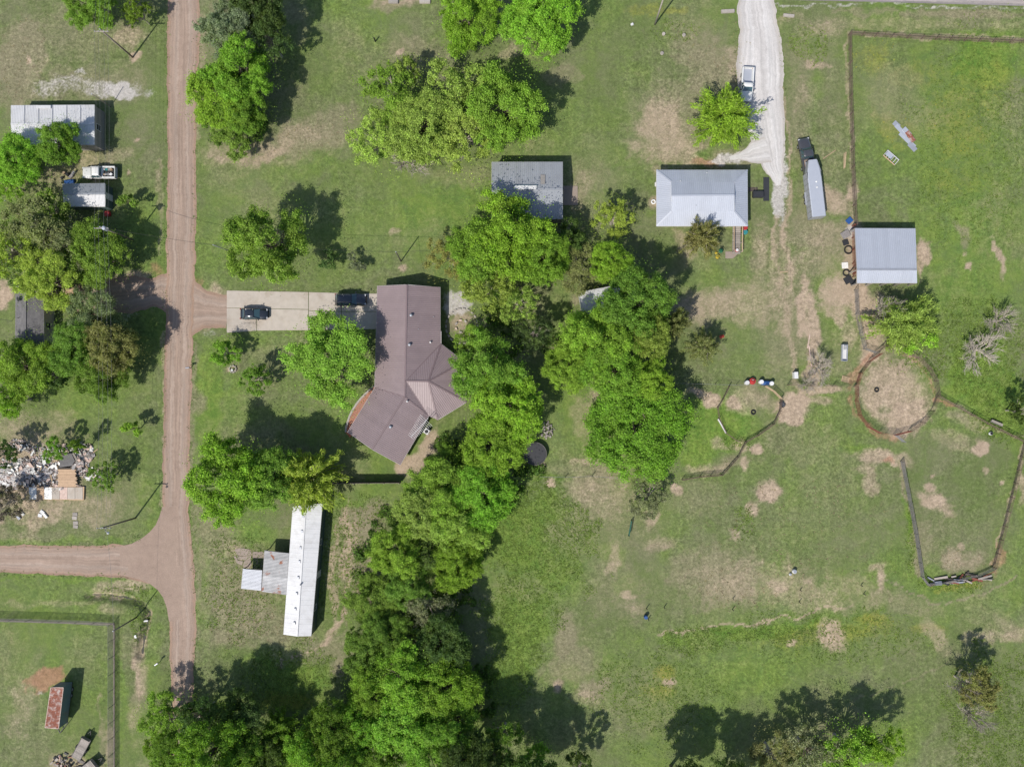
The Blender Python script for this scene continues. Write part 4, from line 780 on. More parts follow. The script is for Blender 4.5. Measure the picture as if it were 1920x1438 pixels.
# tin lean-to: two separate canopies
def tin(label, corners, zz, m, w):
    c = sum((P(*p, z) for p, z in zip(corners, zz)), Vector()) / 4; c.z = 0
    t = thing("tin_lean_to", label, "lean-to", c); pts = [P(*p, z) - c for p, z in zip(corners, zz)]
    slope(t, pts, m, w, 3, .045, .06, along=(pts[3] - pts[0]))
    for p in pts: MB().box((p.x * .97, p.y * .97, (p.z - .05) / 2), (.12, .12, p.z - .05)).build("post", 'wood_grey', t)
    for i in range(4): MB().beam(pts[i] + Vector((0, 0, -.08)), pts[(i + 1) % 4] + Vector((0, 0, -.08)), .08, .1).build("beam", 'wood_grey', t)
tin("rust-stained corrugated tin lean-to against the long narrow mobile home", [(496,1032),(542,1037),(536.5,1115),(490.5,1108.5)], (2.15,2.4,2.4,2.15), 'rusty', .7)
tin("small clean corrugated tin canopy at the outer side of the rusty lean-to", [(455.5,1066),(491.5,1069),(489.5,1107),(452,1103)], (1.95,2.1,2.1,1.95), 'galv', .7)
slabs = [[(440,1030),(452,1027),(468,1030),(472,1038),(460,1042),(445,1040)],[(444,1042),(458,1043),(470,1040),(472,1046),(462,1050),(446,1048)],[(438,1042),(443,1043),(446,1050),(456,1052),(454,1060),(444,1055)],[(457,1052),(470,1047),(472,1058),(466,1066),(456,1062)],[(474,1034),(496,1034),(496,1047),(474,1046)]]
for i, sl in enumerate(slabs):
    o = MB().prism([P(*p) for p in sl], 0, .05).build("concrete_slab", 'concrete_old'); tag(o, None, None, kind="structure")

# trailer house half hidden under the trees
gable("storage_trailer", "white-roofed storage trailer almost hidden under trees behind farmhouse", "trailer", (1085,548), (1200,527), (1208,560), (1092,590), (1088,565), (1204,542), 2.3, 2.6, 'white_roof', 'siding_white', 1.2, 2, .012, .05, holes=((0,.4,'w'),(2,.5,'d')))

# rusty-roofed box trailer in the lower-left yard
bt = thing("box_trailer", "blue-grey box trailer with rust-red roof sheets parked in fenced yard", "trailer", P(118, 1322)); o_ = -bt.location
zt, zb = 2.85, .75
tc = [P(95.5,1288.5,zt)+o_, P(119,1288.5,zt)+o_, P(110,1365.5,zt)+o_, P(84.5,1363.5,zt)+o_]
slope(bt, [v + Vector((0, 0, .04)) for v in tc], 'rust', 1.15, 2, .02, .04, along=(tc[3] - tc[0]))
for i in range(4):
    a_, c_ = tc[i], tc[(i + 1) % 4]; dn = Vector((0, 0, zb - zt)); n_ = max(1, round((c_ - a_).length / 1.2))
    for k in range(n_):
        p0, p1 = a_.lerp(c_, k / n_), a_.lerp(c_, (k + .985) / n_); inn_ = Vector((-(p0.x + p1.x) / 2, -(p0.y + p1.y) / 2, 0)).normalized() * .05
        mb = MB(); mb.add([p0, p1, p1 + dn, p0 + dn, p0 + inn_, p1 + inn_, p1 + dn + inn_, p0 + dn + inn_], [(0,1,2,3),(4,7,6,5),(0,4,5,1),(2,6,7,3),(0,3,7,4),(1,5,6,2)]); mb.build("wall_panel", 'box_blue', bt)
MB().prism([(v.x, v.y) for v in tc], zb - .12, zb).build("floor", 'black', bt)
fm_ = MB()
for i in range(4): fm_.beam(tc[i], tc[(i + 1) % 4], .09, .09)
fm_.build("roof_frame", 'debris_pink', bt)
def wheel(parent, c, r, w, axis, m='steel'):
    c = Vector(c); axis = Vector(axis).normalized() * (w / 2)
    t = MB().tube([c - axis, c - axis * .8, c + axis * .8, c + axis], [r * .9, r, r, r * .9], 18).build("wheel", 'tyre', parent)
    MB().tube([c - axis * 1.06, c + axis * 1.06], r * .55, 12).build("rim", m, t); return t
ax_ = (tc[1] - tc[0]).normalized(); ln_ = (tc[3] - tc[0]).normalized(); mid_ = (tc[0] + tc[1] + tc[2] + tc[3]) / 4
for sx in (-1, 1):
    for k in (-1.9, -.9): wheel(bt, Vector((mid_.x, mid_.y, .42)) + Vector((ax_.x, ax_.y, 0)) * sx * .8 - Vector((ln_.x, ln_.y, 0)) * k * -1, .42, .26, ax_)
tg = MB(); e_ = (tc[2] + tc[3]) / 2; e_.z = .65; hit = e_ + Vector((ln_.x, ln_.y, 0)) * 1.9 + Vector((0, 0, -.1))
for c_ in (tc[2], tc[3]): tg.beam((c_.x, c_.y, .65), hit, .1, .12)
tg.tube([hit, (hit.x, hit.y, 0)], .05, 8); tg.build("tongue", 'black', bt)

# collapsed house
cr = thing("collapsed_house", "collapsed house rubble of splintered boards and plaster with bare plywood deck", "rubble pile", P(95, 880)); c0 = -cr.location
def cp(x, y, z=0): return P(x, y, z) + c0
MB().prism([cp(55,912),cp(160,912),cp(159,937),cp(57,935)], 0, .3).build("floor_slab", 'plywood', cr)
for i in range(7):
    x_ = 57 + i * 14.4; MB().prism([cp(x_,913),cp(x_+14,913),cp(x_+14,935.5),cp(x_+.3,935)], .3, .33 + rnd.uniform(0, .02)).build("floor_sheet", rnd.choice(['plywood','debris_pink','debris_white','concrete']), cr)
for i in range(11):
    y_ = 879 + i * 2.95; MB().prism([cp(113 + rnd.uniform(-1, 3), y_),cp(146 + rnd.uniform(-2, 5), y_),cp(147 + rnd.uniform(-2, 4), y_ + 2.8),cp(113, y_ + 2.8)], .55, .6 + rnd.uniform(0, .03)).build("deck_board", 'plywood', cr)
MB().prism([cp(112,876),cp(148,876),cp(148,880),cp(112,880)], 0.0, .55).build("deck_joist", 'wood_dark', cr)
MB().prism([cp(114,884),cp(144,884),cp(144,908),cp(114,908)], 0.0, .549).build("deck_frame", 'wood_dark', cr)
MB().add([cp(112,858,.7),cp(122,852,.8),cp(134,850,1.0),(cp(140,864,.9)),cp(135,873,.7),cp(112,876,.65),cp(112,858,.66),cp(122,852,.76),cp(134,850,.96),cp(140,864,.86),cp(135,873,.66),cp(112,876,.61)],[(0,1,2,3,4,5),(11,10,9,8,7,6)]+[(i,(i+1)%6,6+(i+1)%6,6+i) for i in range(6)]).build("roof_sheet", 'shingle', cr)
kinds = ['debris_white','debris_pink','debris_grey','wood_grey','wood_dark','wood','debris_white','debris_white']
pm = {k: MB().box((0, 0, 0), (1, 1, 1)).mesh("plank", k) for k in set(kinds)}
zones = [(70,885,55,26,110),(150,860,16,28,48),(95,845,40,10,20),(20,890,32,28,45),(120,915,35,10,25),(172,890,14,10,14),(35,835,20,10,10),(165,850,10,16,15)]
for zx, zy, rx_, ry_, n_ in zones:
    for i in range(n_):
        a_ = rnd.uniform(0, 6.28); d_ = math.sqrt(rnd.random()); x_, y_ = zx + rx_ * d_ * math.cos(a_), zy + ry_ * d_ * math.sin(a_)
        k_ = rnd.choice(kinds); o = link("plank", pm[k_], cr)
        hz = .12 + .8 * max(0, 1 - d_) * (1 if n_ > 30 else .3)
        o.location = cp(x_, y_) + Vector((0, 0, hz * rnd.uniform(.5, 1.2)))
        L_ = rnd.uniform(.7, 2.4) if k_.startswith('w') else rnd.uniform(.5, 1.4)
        o.scale = (L_, rnd.uniform(.12, .3) if k_.startswith('w') else rnd.uniform(.25, .7), rnd.uniform(.03, .09))
        o.rotation_euler = (rnd.uniform(-.35, .35), rnd.uniform(-.3, .3), rnd.uniform(0, 3.14) if zx != 150 else rnd.gauss(1.9 if rnd.random() < .5 else .2, .3))
fv, ff = [], []; mbs = {k: MB() for k in ('debris_white', 'debris_pink', 'debris_grey', 'wood_dark')}
for i in range(2600):
    zx, zy, rx_, ry_, n_ = rnd.choices(zones, [z[4] for z in zones])[0]; a_ = rnd.uniform(0, 6.28); d_ = math.sqrt(rnd.random()) * 1.12
    p_ = cp(zx + rx_ * d_ * math.cos(a_), zy + ry_ * d_ * math.sin(a_)); p_.z = rnd.uniform(.02, .1) + .75 * max(0, 1 - d_) * (1 if n_ > 30 else .3)
    mbs[rnd.choice(list(mbs))].box(p_, (rnd.uniform(.12, .55), rnd.uniform(.08, .3), rnd.uniform(.04, .14)), rnd.uniform(0, 3.1), (rnd.uniform(-.6, .6), rnd.uniform(-.6, .6)))
for k, mb in mbs.items(): o = mb.build("rubble", k, cr); o["kind"] = "stuff"
md = MB()   # heap of broken material underneath
for zx, zy, rx_, ry_, n_ in zones:
    if n_ < 30: continue
    ring = [[cp(zx + rx_ * f * math.cos(t * .524) * (1 + .12 * math.sin(t * 2.1 + zx)), zy + ry_ * f * math.sin(t * .524)) + Vector((0, 0, z)) for t in range(12)] for f, z in ((1.05, -.02), (.75, .25), (.4, .6), (.05, .75))]
    md.loft(ring)
o = md.build("rubble_heap", 'debris_grey', cr); o["kind"] = "stuff"
# ------------------------------------------------------------------ vehicles (front along +x)
def car_section(x, w, z0, zt, crown=.0):
    return [(x, -w * .9, z0), (x, -w * .99, z0 + .18), (x, -w, (z0 + zt) / 2), (x, -w * .97, zt - .14), (x, -w * .88, zt - .03), (x, -w * .5, zt + crown), (x, 0, zt + crown * 1.3),
            (x, w * .5, zt + crown), (x, w * .88, zt - .03), (x, w * .97, zt - .14), (x, w, (z0 + zt) / 2), (x, w * .99, z0 + .18), (x, w * .9, z0)]
def greenhouse(t, paint, xb0, xt0, xt1, xb1, wb, wt, zb, zt, splits):
    """glass cabin: xb0/xt0 rear base/top, xt1/xb1 front top/base"""
    e = .0
    def quadp(name, a, b, c, d, th=.03, m='car_glass'):
        mb = MB(); a, b, c, d = map(Vector, (a, b, c, d)); n = (b - a).cross(d - a).normalized()
        mb.add([a, b, c, d] + [v - n * th for v in (a, b, c, d)], [(0, 1, 2, 3), (7, 6, 5, 4), (0, 4, 5, 1), (1, 5, 6, 2), (2, 6, 7, 3), (3, 7, 4, 0)]); return mb.build(name, m, t)
    core = MB(); core.add([(xb0 + .1, -wb + .08, zb), (xb1 - .1, -wb + .08, zb), (xb1 - .1, wb - .08, zb), (xb0 + .1, wb - .08, zb), (xt0 + .06, -wt + .08, zt - .05), (xt1 - .06, -wt + .08, zt - .05), (xt1 - .06, wt - .08, zt - .05), (xt0 + .06, wt - .08, zt - .05)],
                          [(0, 3, 2, 1), (4, 5, 6, 7), (0, 1, 5, 4), (1, 2, 6, 5), (2, 3, 7, 6), (3, 0, 4, 7)]); core.build("cabin", 'black', t)
    quadp("windshield", (xb1, -wb * .9, zb), (xb1, wb * .9, zb), (xt1, wt * .92, zt), (xt1, -wt * .92, zt))
    quadp("rear_window", (xb0, wb * .9, zb), (xb0, -wb * .9, zb), (xt0, -wt * .92, zt), (xt0, wt * .92, zt))
    for s in (-1, 1):
        for f0, f1 in splits:
            x0, x1 = xb0 + (xb1 - xb0) * f0, xb0 + (xb1 - xb0) * f1; y0, y1 = xt0 + (xt1 - xt0) * f0, xt0 + (xt1 - xt0) * f1
            q = [(x0, s * wb, zb), (x1, s * wb, zb), (y1, s * wt, zt), (y0, s * wt, zt)]
            quadp("side_window", *(q if s < 0 else q[::-1]))
        for xb, xt in ((xb0, xt0), (xb1, xt1)): MB().beam((xb, s * wb * .96, zb - .02), (xt, s * wt * .96, zt + .01), .09, .09).build("pillar", paint, t)
        for f0, f1 in splits[1:]: MB().beam((xb0 + (xb1 - xb0) * f0, s * wb, zb), (xt0 + (xt1 - xt0) * f0, s * wt, zt), .07, .05).build("pillar", paint, t)
    rf = MB(); secs = []
    for x, k, dz in ((xt0 - .06, .86, -.02), (xt0 + .12, .99, .04), ((xt0 + xt1) / 2, 1.02, .08), (xt1 - .12, .99, .05), (xt1 + .05, .88, -.01)):
        w = wt * k; secs.append([(x, -w, zt - .02), (x, -w * .96, zt + dz * .6), (x, -w * .5, zt + dz), (x, w * .5, zt + dz), (x, w * .96, zt + dz * .6), (x, w, zt - .02)])
    rf.loft(secs); return rf.build("roof", paint, t, True)
def vehicle(name, label, cat, x, y, head, L, Wd, paint, kind):
    t = thing(name, label, cat, P(x, y), head); w = Wd / 2; l = L / 2
    if kind == 'suv':
        hood = 1.0; body = [(-l, .80, .45, .80), (-l + .08, .93, .36, .98), (-l + .4, 1, .3, 1.03), (-.6, 1, .28, 1.02), (l * .38, 1, .28, 1.01), (l * .62, .99, .3, .98), (l - .35, .94, .34, .88), (l - .1, .82, .4, .76), (l, .66, .48, .64)]
        MB().loft([car_section(bx, w * k, a, b, .03) for bx, k, a, b in body]).build("body", paint, t, True)
        greenhouse(t, paint, -l + .12, -l + .55, l * .12, l * .42, w * .93, w * .74, .98, 1.58, ((.06, .3), (.33, .62), (.65, .93)))
        if 'rack' in label or True:
            for s in (-1, 1): MB().tube([(-l + .6, s * w * .66, 1.66), (l * .05, s * w * .66, 1.68)], .022, 6).build("roof_rail", 'chrome', t)
        hl = (l - .2, w * .68, .74); rearx = -l + .03
    elif kind == 'hatch':
        body = [(-l, .78, .42, .74), (-l + .1, .92, .34, .92), (-l + .5, 1, .28, .96), (-.4, 1, .26, .95), (l * .4, 1, .26, .93), (l * .65, .98, .3, .86), (l - .3, .92, .34, .76), (l - .08, .78, .4, .64), (l, .62, .46, .56)]
        MB().loft([car_section(bx, w * k, a, b, .03) for bx, k, a, b in body]).build("body", paint, t, True)
        greenhouse(t, paint, -l + .35, -l + .95, l * .08, l * .46, w * .92, w * .70, .92, 1.42, ((.08, .32), (.35, .62), (.65, .92)))
        hl = (l - .22, w * .66, .64); rearx = -l + .03
    else:   # pickup
        cab0 = kind[1]; hood = 1.08
        body = [(cab0 - .02, 1, .42, 1.05), (0.2, 1, .4, 1.06), (l * .42, 1, .4, 1.08), (l * .6, .99, .42, 1.05), (l - .3, .95, .44, .99), (l - .08, .88, .46, .9), (l, .76, .52, .8)]
        MB().loft([car_section(bx, w * k, a, b, .04) for bx, k, a, b in body]).build("body", paint, t, True)
        greenhouse(t, paint, cab0 + .03, cab0 + .18, l * .26, l * .48, w * .93, w * .78, 1.04, 1.66, ((.03, .36), (.40, .92)) if kind[2] else ((.05, .92),))
        bed = MB(); bl = -l
        bed.box(((bl + cab0) / 2, 0, .64), (cab0 - bl - .04, Wd * .93, .12))
        for s in (-1, 1): bed.box(((bl + cab0) / 2, s * (w - .11), .82), (cab0 - bl - .04, .2, .56)); 
        bed.box((cab0 - .09, 0, .85), (.1, Wd * .8, .44)); bed.build("bed", paint, t)
        MB().box(((bl + cab0) / 2, 0, .715), (cab0 - bl - .3, Wd - .52, .03)).build("bed_liner", kind[3], t)
        MB().box((bl + .03, 0, .85), (.07, Wd * .84, .5)).build("tailgate", paint, t)
        MB().box((bl - .1, 0, .52), (.16, Wd * .94, .18)).build("rear_bumper", 'chrome', t)
        MB().box((l + .0, 0, .58), (.16, Wd * .9, .22)).build("front_bumper", 'chrome', t)
        hl = (l - .1, w * .72, .82); rearx = -l + .05
    for s in (-1, 1):
        MB().box((hl[0], s * hl[1], hl[2]), (.22, .34, .14), s * -.35).build("headlight", 'lamp_clear', t)
        MB().box((rearx, s * w * .84, .84), (.1, .22, .2)).build("taillight", 'lamp_red', t)
        mx = l * (.36 if kind in ('suv', 'hatch') else .36)
        MB().box((mx, s * (w + .11), 1.05), (.13, .2, .15)).build("mirror", paint if kind in ('suv', 'hatch') else 'black', t)
        for xx in (l * .64, -l * .6): wheel(t, (xx, s * (w - .12), .35), .35, .24, (0, 1, 0))
    MB().box((0, 0, .34), (L * .86, Wd * .7, .18)).build("chassis", 'black', t)
    return t
PI = math.pi
vehicle("parked_car", "black hatchback parked near the road end of the concrete driveway", "car", 480, 589.5, 0.0, 4.5, 1.85, 'paint_black', 'hatch')
vehicle("parked_car", "dark navy sport utility vehicle parked beside brown-roofed house", "car", 660, 563, 0.0, 5.1, 2.0, 'paint_navy', 'suv')
vehicle("pickup_truck", "white pickup with cluttered bed beside the small shed", "pickup", 192, 327, PI, 5.4, 1.95, 'paint_white', ('p', -.55, True, 'black'))
vehicle("pickup_truck", "white pickup partly under the lime tree on gravel drive", "pickup", 1398, 163, -PI / 2 - .06, 5.5, 1.95, 'paint_white', ('p', -.1, True, 'galv_light'))
pk = vehicle("pickup_truck", "charcoal pickup hitched to the long silver livestock trailer", "pickup", 1509, 297, PI / 2 + .19, 5.9, 2.0, 'paint_grey', ('p', -.4, True, 'concrete_old'))
# load in the pickup bed
for i in range(12):
    m_ = rnd.choice(['plastic_white', 'wood', 'plastic_teal', 'plastic_red', 'steel', 'debris_grey'])
    o = MB().box((0, 0, 0), (rnd.uniform(.2, .5), rnd.uniform(.15, .4), rnd.uniform(.12, .3)), rnd.uniform(0, 3)).build("scrap_box", m_)
    p_ = P(201 + (i % 6) * 2.7, 321.5 + (i // 6) * 9); o.location = p_ + Vector((0, 0, .83)); tag(o, "small mixed scrap piece lying in the white pickup's cluttered bed", "scrap", "scrap in the pickup bed")

# livestock trailer
lt = thing("livestock_trailer", "long silver gooseneck livestock trailer with slatted sides behind charcoal pickup", "trailer", P(1519, 361), PI / 2 + .115)
L2 = 4.6; w_ = 1.12; zt = 2.35
def tsec(x, w, z0, z1): return [(x, -w, z0), (x, -w, z1 - .12), (x, -w + .12, z1), (x, w - .12, z1), (x, w, z1 - .12), (x, w, z0)]
MB().loft([tsec(-L2, w_, zt - .04, zt + .08), (tsec(1.6, w_, zt - .04, zt + .08)), tsec(3.2, w_ * .86, zt - .04, zt + .06), tsec(L2, w_ * .62, zt - .04, zt + .04)]).build("roof", 'galv_light', lt)
MB().box((-.9, 0, .55), (2 * L2 - 2.0, 2 * w_, .12)).build("floor", 'black', lt)
for s in (-1, 1):
    MB().box((-.9, s * w_, .98), (2 * L2 - 2.0, .05, .8)).build("lower_panel", 'galv', lt)
    for k in range(4): MB().box((-.9, s * w_, 1.5 + k * .22), (2 * L2 - 2.0, .04, .1)).build("side_slat", 'galv', lt)
    for k in range(9): MB().box((-4.55 + k * .9, s * (w_ + .01), 1.45), (.07, .07, 1.8)).build("upright", 'steel', lt)
    MB().add([(2.7, s * w_, 1.25), (L2 - .1, s * w_ * .64, 1.35), (L2 - .1, s * w_ * .64, zt), (2.7, s * w_, zt), (2.7, s * (w_ - .05), 1.25), (L2 - .1, s * (w_ * .64 - .05), 1.35), (L2 - .1, s * (w_ * .64 - .05), zt), (2.7, s * (w_ - .05), zt)], [(0,1,2,3),(7,6,5,4),(0,4,5,1),(3,2,6,7),(0,3,7,4),(1,5,6,2)]).build("nose_panel", 'galv', lt)
    for k in (-1.6, -.7): wheel(lt, (k, s * (w_ + .02), .38), .38, .24, (0, 1, 0))
    MB().box((-1.15, s * (w_ + .05), .83), (2.1, .32, .06)).build("fender", 'galv', lt)
MB().box((L2 - .08, 0, 1.85), (.05, w_ * 1.2, 1.0)).build("nose_front", 'galv', lt)
MB().box((3.75, 0, 1.3), (1.75, w_ * 1.4, .08)).build("gooseneck_floor", 'galv', lt)
MB().box((-L2, 0, 1.4), (.06, 2 * w_, 1.7)).build("rear_gate", 'galv', lt)
MB().tube([(L2 - .5, 0, 1.3), (L2 - .5, 0, .72)], .09, 8).build("hitch", 'black', lt)
for xx in (1.0, .1): MB().tube([(xx, -.15, zt + .06), (xx, -.15, zt + .17)], [.17, .1], 12).build("roof_vent", 'paint_white', lt)

# flat trailers in the lower-left yard
def flat(label, x, y, head, L, Wd):
    t = thing("flatbed_trailer", label, "trailer", P(x, y), head, "flatbed trailers")
    n = int(L / .3)
    for i in range(n): MB().box((-L / 2 + (i + .5) * L / n, 0, .62), (L / n - .02, Wd, .05)).build("deck_plank", 'wood_grey', t)
    for s in (-1, 1):
        MB().beam((-L / 2, s * Wd / 2, .62), (L / 2, s * Wd / 2, .62), .08, .12).build("side_rail", 'black', t); wheel(t, (-.2, s * (Wd / 2 + .14), .32), .32, .2, (0, 1, 0))
    MB().box((L / 2 + .03, 0, .95), (.06, Wd, .6)).build("headboard", 'wood_grey', t)
    tb = MB(); tb.beam((L / 2, -.5, .55), (L / 2 + 1.2, 0, .5), .08, .1); tb.beam((L / 2, .5, .55), (L / 2 + 1.2, 0, .5), .08, .1); tb.tube([(L / 2 + 1.15, 0, .5), (L / 2 + 1.15, 0, 0)], .04, 6); tb.build("tongue", 'black', t); return t
flat("grey plank flatbed trailer near the rusty-roofed box trailer", 157, 1399, PI / 2 - .5, 3.9, 1.55)
flat("grey plank flatbed trailer carrying a dark ramp by the scrap heap", 171, 1437, PI / 2 - .9, 3.0, 1.9)

# ------------------------------------------------------------------ utility poles and wires
def pole(label, x, y, h, arm=None, extra=None, r=.15, m='pole', lean=(0, 0)):
    t = thing("utility_pole", label, "utility pole", P(x, y)); top = Vector((lean[0], lean[1], h))
    MB().tube([(0, 0, -.1), top * .5, top], [r, r * .87, r * .7], 10).build("shaft", m, t, True)
    if arm is not None:
        d = Vector((math.cos(arm), math.sin(arm), 0)); MB().beam(top + Vector((0, 0, -.35)) - d * 1.1 + d.cross(Vector((0,0,1))) * .13, top + Vector((0, 0, -.35)) + d * 1.1 + d.cross(Vector((0,0,1))) * .13, .1, .12).build("crossarm", 'wood_grey', t)
        for k in (-1.0, -.4, .4, 1.0):
            p = top + d * k + d.cross(Vector((0,0,1))) * .13 + Vector((0, 0, -.3)); MB().tube([p, p + Vector((0, 0, .1)), p + Vector((0, 0, .2))], [.05, .08, .04], 8).build("insulator", 'plastic_white', t)
    if extra == 'transformer':
        c = top + Vector((.42, -.12, -.95)); MB().tube([c, c + Vector((0, 0, .85)), c + Vector((0, 0, .95))], [.3, .3, .18], 14).build("transformer", 'galv_light', t)
        MB().beam(top + Vector((0, 0, -.6)), c + Vector((0, 0, .4)), .08, .08).build("bracket", 'steel', t)
    if extra == 'lamp':
        MB().tube([top + Vector((0, 0, -.3)), top + Vector((.5, -.5, .1)), top + Vector((.75, -.75, .1))], .04, 6).build("lamp_arm", 'steel', t)
        c = top + Vector((.8, -.8, .02)); MB().tube([c + Vector((0, 0, .15)), c, c - Vector((0, 0, .18))], [.06, .2, .16], 10).build("lamp_head", 'lamp_clear', t)
    MB().tube([top, top + Vector((0, 0, .14))], [.09, .06], 8).build("pole_cap", 'galv_light', t)
    return P(x, y) + top
p1 = pole("tall utility pole standing on bare ground near the mobile home lawn", 249, 108, 8.5, 0.0)
p3 = pole("utility pole carrying a grey transformer among trees by the dirt road", 249, 450, 8.5, 0.0, 'transformer')
p2 = pole("utility pole with street lamp arm at the dirt road corner", 254, 971, 8.6, 0.0, 'lamp')
p4 = pole("pale service pole on lawn beside the yellow-green roadside tree", 440, 474, 5.6, lean=(-.9, 0), r=.09, m='steel')
p5 = pole("dark service pole on lawn beyond the brown-roofed house", 752, 490, 5.2, lean=(.2, .4), r=.11, m='wood_dark')
p6 = pole("grey utility pole near the gravel drive entrance and paved road", 1228, 46.5, 8.4, .2, m='wood_grey')
p7 = pole("short pole beside the scattered gravel near the white-roofed mobile home", 208, 200.5, 4.4, r=.07, lean=(-.3, 0.1))
p8 = pole("utility pole beside the ditch and chain-link yard corner", 256, 1157, 6.4, r=.12, lean=(0.1, -.1))
p9 = pole("thin leaning post beside the shaded mobile-home yard fence", 45, 390, 4.0, r=.07, m='wood_dark')
def wire(label, a, b, sag, r=.011, m='wire', name="power_line"):
    a, b = Vector(a), Vector(b); mb = MB(); n = 14
    mb.tube([a.lerp(b, i / n) - Vector((0, 0, sag * 4 * (i / n) * (1 - i / n))) for i in range(n + 1)], r, 5)
    return tag(mb.build(name, m), label, "wire", "overhead wires")
for k in (-1.0, -.4, .4, 1.0):
    o_ = Vector((k, -.13, -.1))
    far = P(188 + k, -300, 8.5)
    wire("overhead wire from the tall pole over the lawn, away from transformer pole", p1 + o_, Vector((p1.x + 1 + k, p1.y + 36, 8.2)), .5)
    wire("overhead wire between the tall pole and the transformer pole", p1 + o_, p3 + o_, .5)
    wire("overhead wire between transformer pole and the street-lamp pole", p3 + o_, p2 + o_, .8)
wire("overhead wire from the street-lamp pole towards the yard-corner pole", p2 + Vector((.2, 0, -.5)), p8, .4, .015)
wire("dark service cable crossing the dirt road from transformer pole", p3 + Vector((.3, 0, -.8)), p4, .6, .022, 'cable', "service_cable")
wire("dark service cable between the pale pole and the dark service pole", p4, p5, .3, .018, 'cable', "service_cable")
wire("dark service cable from dark service pole to the brown roof", p5, hp(770,534,3.4) - hb, .3, .018, 'cable', "service_cable")
wire("dark service cable from dark service pole into the workshop trees", p5, P(870, 465, 4.5), .3, .018, 'cable', "service_cable")

# ------------------------------------------------------------------ fences
def fence(name, label, pts, h, post_m, rail_m, rails, spacing=2.4, pr=.055, rr=.025, mesh=None, cat="fence", meshsp=.16, wr=.007, brace=False):
    base = P(*pts[0]); t = thing(name, label, cat, base); pp = [P(*p) - base for p in pts]
    post = MB().tube([(0, 0, -.1), (0, 0, h)], [pr, pr * .95], 7).mesh("post", post_m)
    for a, b in zip(pp[:-1], pp[1:]):
        n = max(1, round((b - a).length / spacing))
        for i in range(n + (1 if b is pp[-1] else 0)):
            o = link("post", post, t); o.location = a.lerp(b, i / n); o.rotation_euler = (rnd.uniform(-.03, .03), rnd.uniform(-.03, .03), rnd.uniform(0, 6))
            o.scale = (1, 1, rnd.uniform(.95, 1.1))
    for z in rails:
        mb = MB()
        for a, b in zip(pp[:-1], pp[1:]): mb.tube([a + Vector((0, 0, z)), b + Vector((0, 0, z))], rr, 6)
        mb.build("rail", rail_m, t)
    if mesh:
        mb = MB()
        for a, b in zip(pp[:-1], pp[1:]):
            d = b - a; n = max(2, int(d.length / meshsp)); dn = d.normalized()
            for i in range(n + 1):
                p = a.lerp(b, i / n); mb.beam(p + Vector((0, 0, .03)), p + Vector((0, 0, h - .05)), wr * 2, wr * 2)
            k = 0; z = .08
            while z < h: mb.beam(a + Vector((0, 0, z)), b + Vector((0, 0, z)), wr * 2, wr * 2); z += meshsp
        mb.build("wire_mesh", mesh, t)["kind"] = "stuff"
    return t
fence("pasture_fence", "wire pasture fence with dark pipe posts along the paved road", [(1590,67),(1640,69.5),(1700,73),(1780,77),(1860,80),(1990,86)], 1.35, 'pipe_brown', 'pipe_brown', (1.3, .75), 2.7, .07, .03, 'pipe_brown', meshsp=.15, wr=.006)
fence("pasture_fence", "wire pasture fence running from the road corner towards the barn", [(1590,67),(1591,150),(1594,250),(1597,350),(1601,424)], 1.35, 'pipe_brown', 'pipe_brown', (1.3, .75), 2.7, .07, .03, 'pipe_brown', meshsp=.15, wr=.006)
fence("barn_lot_fence", "dark pipe lot fence from the barn towards the round pen", [(1601,545),(1603,590),(1610,625),(1618,655),(1638,662)], 1.5, 'pipe_grey', 'pipe_grey', (.3, .55, .8, 1.05, 1.3, 1.48), 2.6, .05, .024)
fence("barn_lot_fence", "rust-red pipe fence with gates on the barn's post side", [(1597,424),(1597,470),(1598,520)], 1.4, 'pipe_red', 'pipe_red', (.3, .6, .9, 1.2, 1.4), 2.6, .06, .03)
fence("chute_panel", "short rust-red gate panel opened beside the barn", [(1598,470),(1606,456)], 1.4, 'pipe_red', 'pipe_red', (.3, .6, .9, 1.2, 1.38), 2, .05, .03, cat="gate")
fence("chute_panel", "rust-red solid gate panel leaning at the barn corner", [(1598,515),(1607,497)], 1.4, 'pipe_red', 'pipe_red', (.3, .45, .6, .75, .9, 1.05, 1.2, 1.38), 2, .05, .05, cat="gate")
fence("alley_panel", "pipe alley panel between barn lot and round pen", [(1640,662),(1655,648),(1668,656)], 1.4, 'pipe_brown', 'pipe_brown', (.3, .6, .9, 1.2, 1.38), 2.2, .04, .02, cat="gate")
# round pen made of separate panels
rpn = thing("round_pen", "round horse pen of rust-red pipe panels around bare ground", "pen", P(1674, 742))
rc = [(1648,663),(1626,678),(1610,700),(1602,725),(1602,752),(1608,778),(1624,800),(1646,812),(1674,815),(1702,808),(1726,792),(1744,770),(1754,742),(1750,715),(1738,692),(1718,672),(1694,662)]
for i in range(len(rc)):
    if i == len(rc) - 1: continue
    a, b = P(*rc[i]) - rpn.location, P(*rc[i + 1]) - rpn.location; mb = MB()
    a2, b2 = a.lerp(b, .015), a.lerp(b, .985)
    for z in (.25, .5, .75, 1.0, 1.25, 1.5): mb.tube([a2 + Vector((0, 0, z)), b2 + Vector((0, 0, z))], .024, 6)
    for p in (a2, b2, a2.lerp(b2, .5)): mb.tube([p, p + Vector((0, 0, 1.52))], .026, 6)
    mb.build("panel", 'pipe_red' if i < 9 else 'pipe_brown', rpn)
fence("pen_gate", "silver grey pipe gate swung open below the round pen", [(1676,816),(1690,828)], 1.4, 'steel', 'steel', (.25, .5, .75, 1.0, 1.25, 1.4), 3, .04, .025, cat="gate")
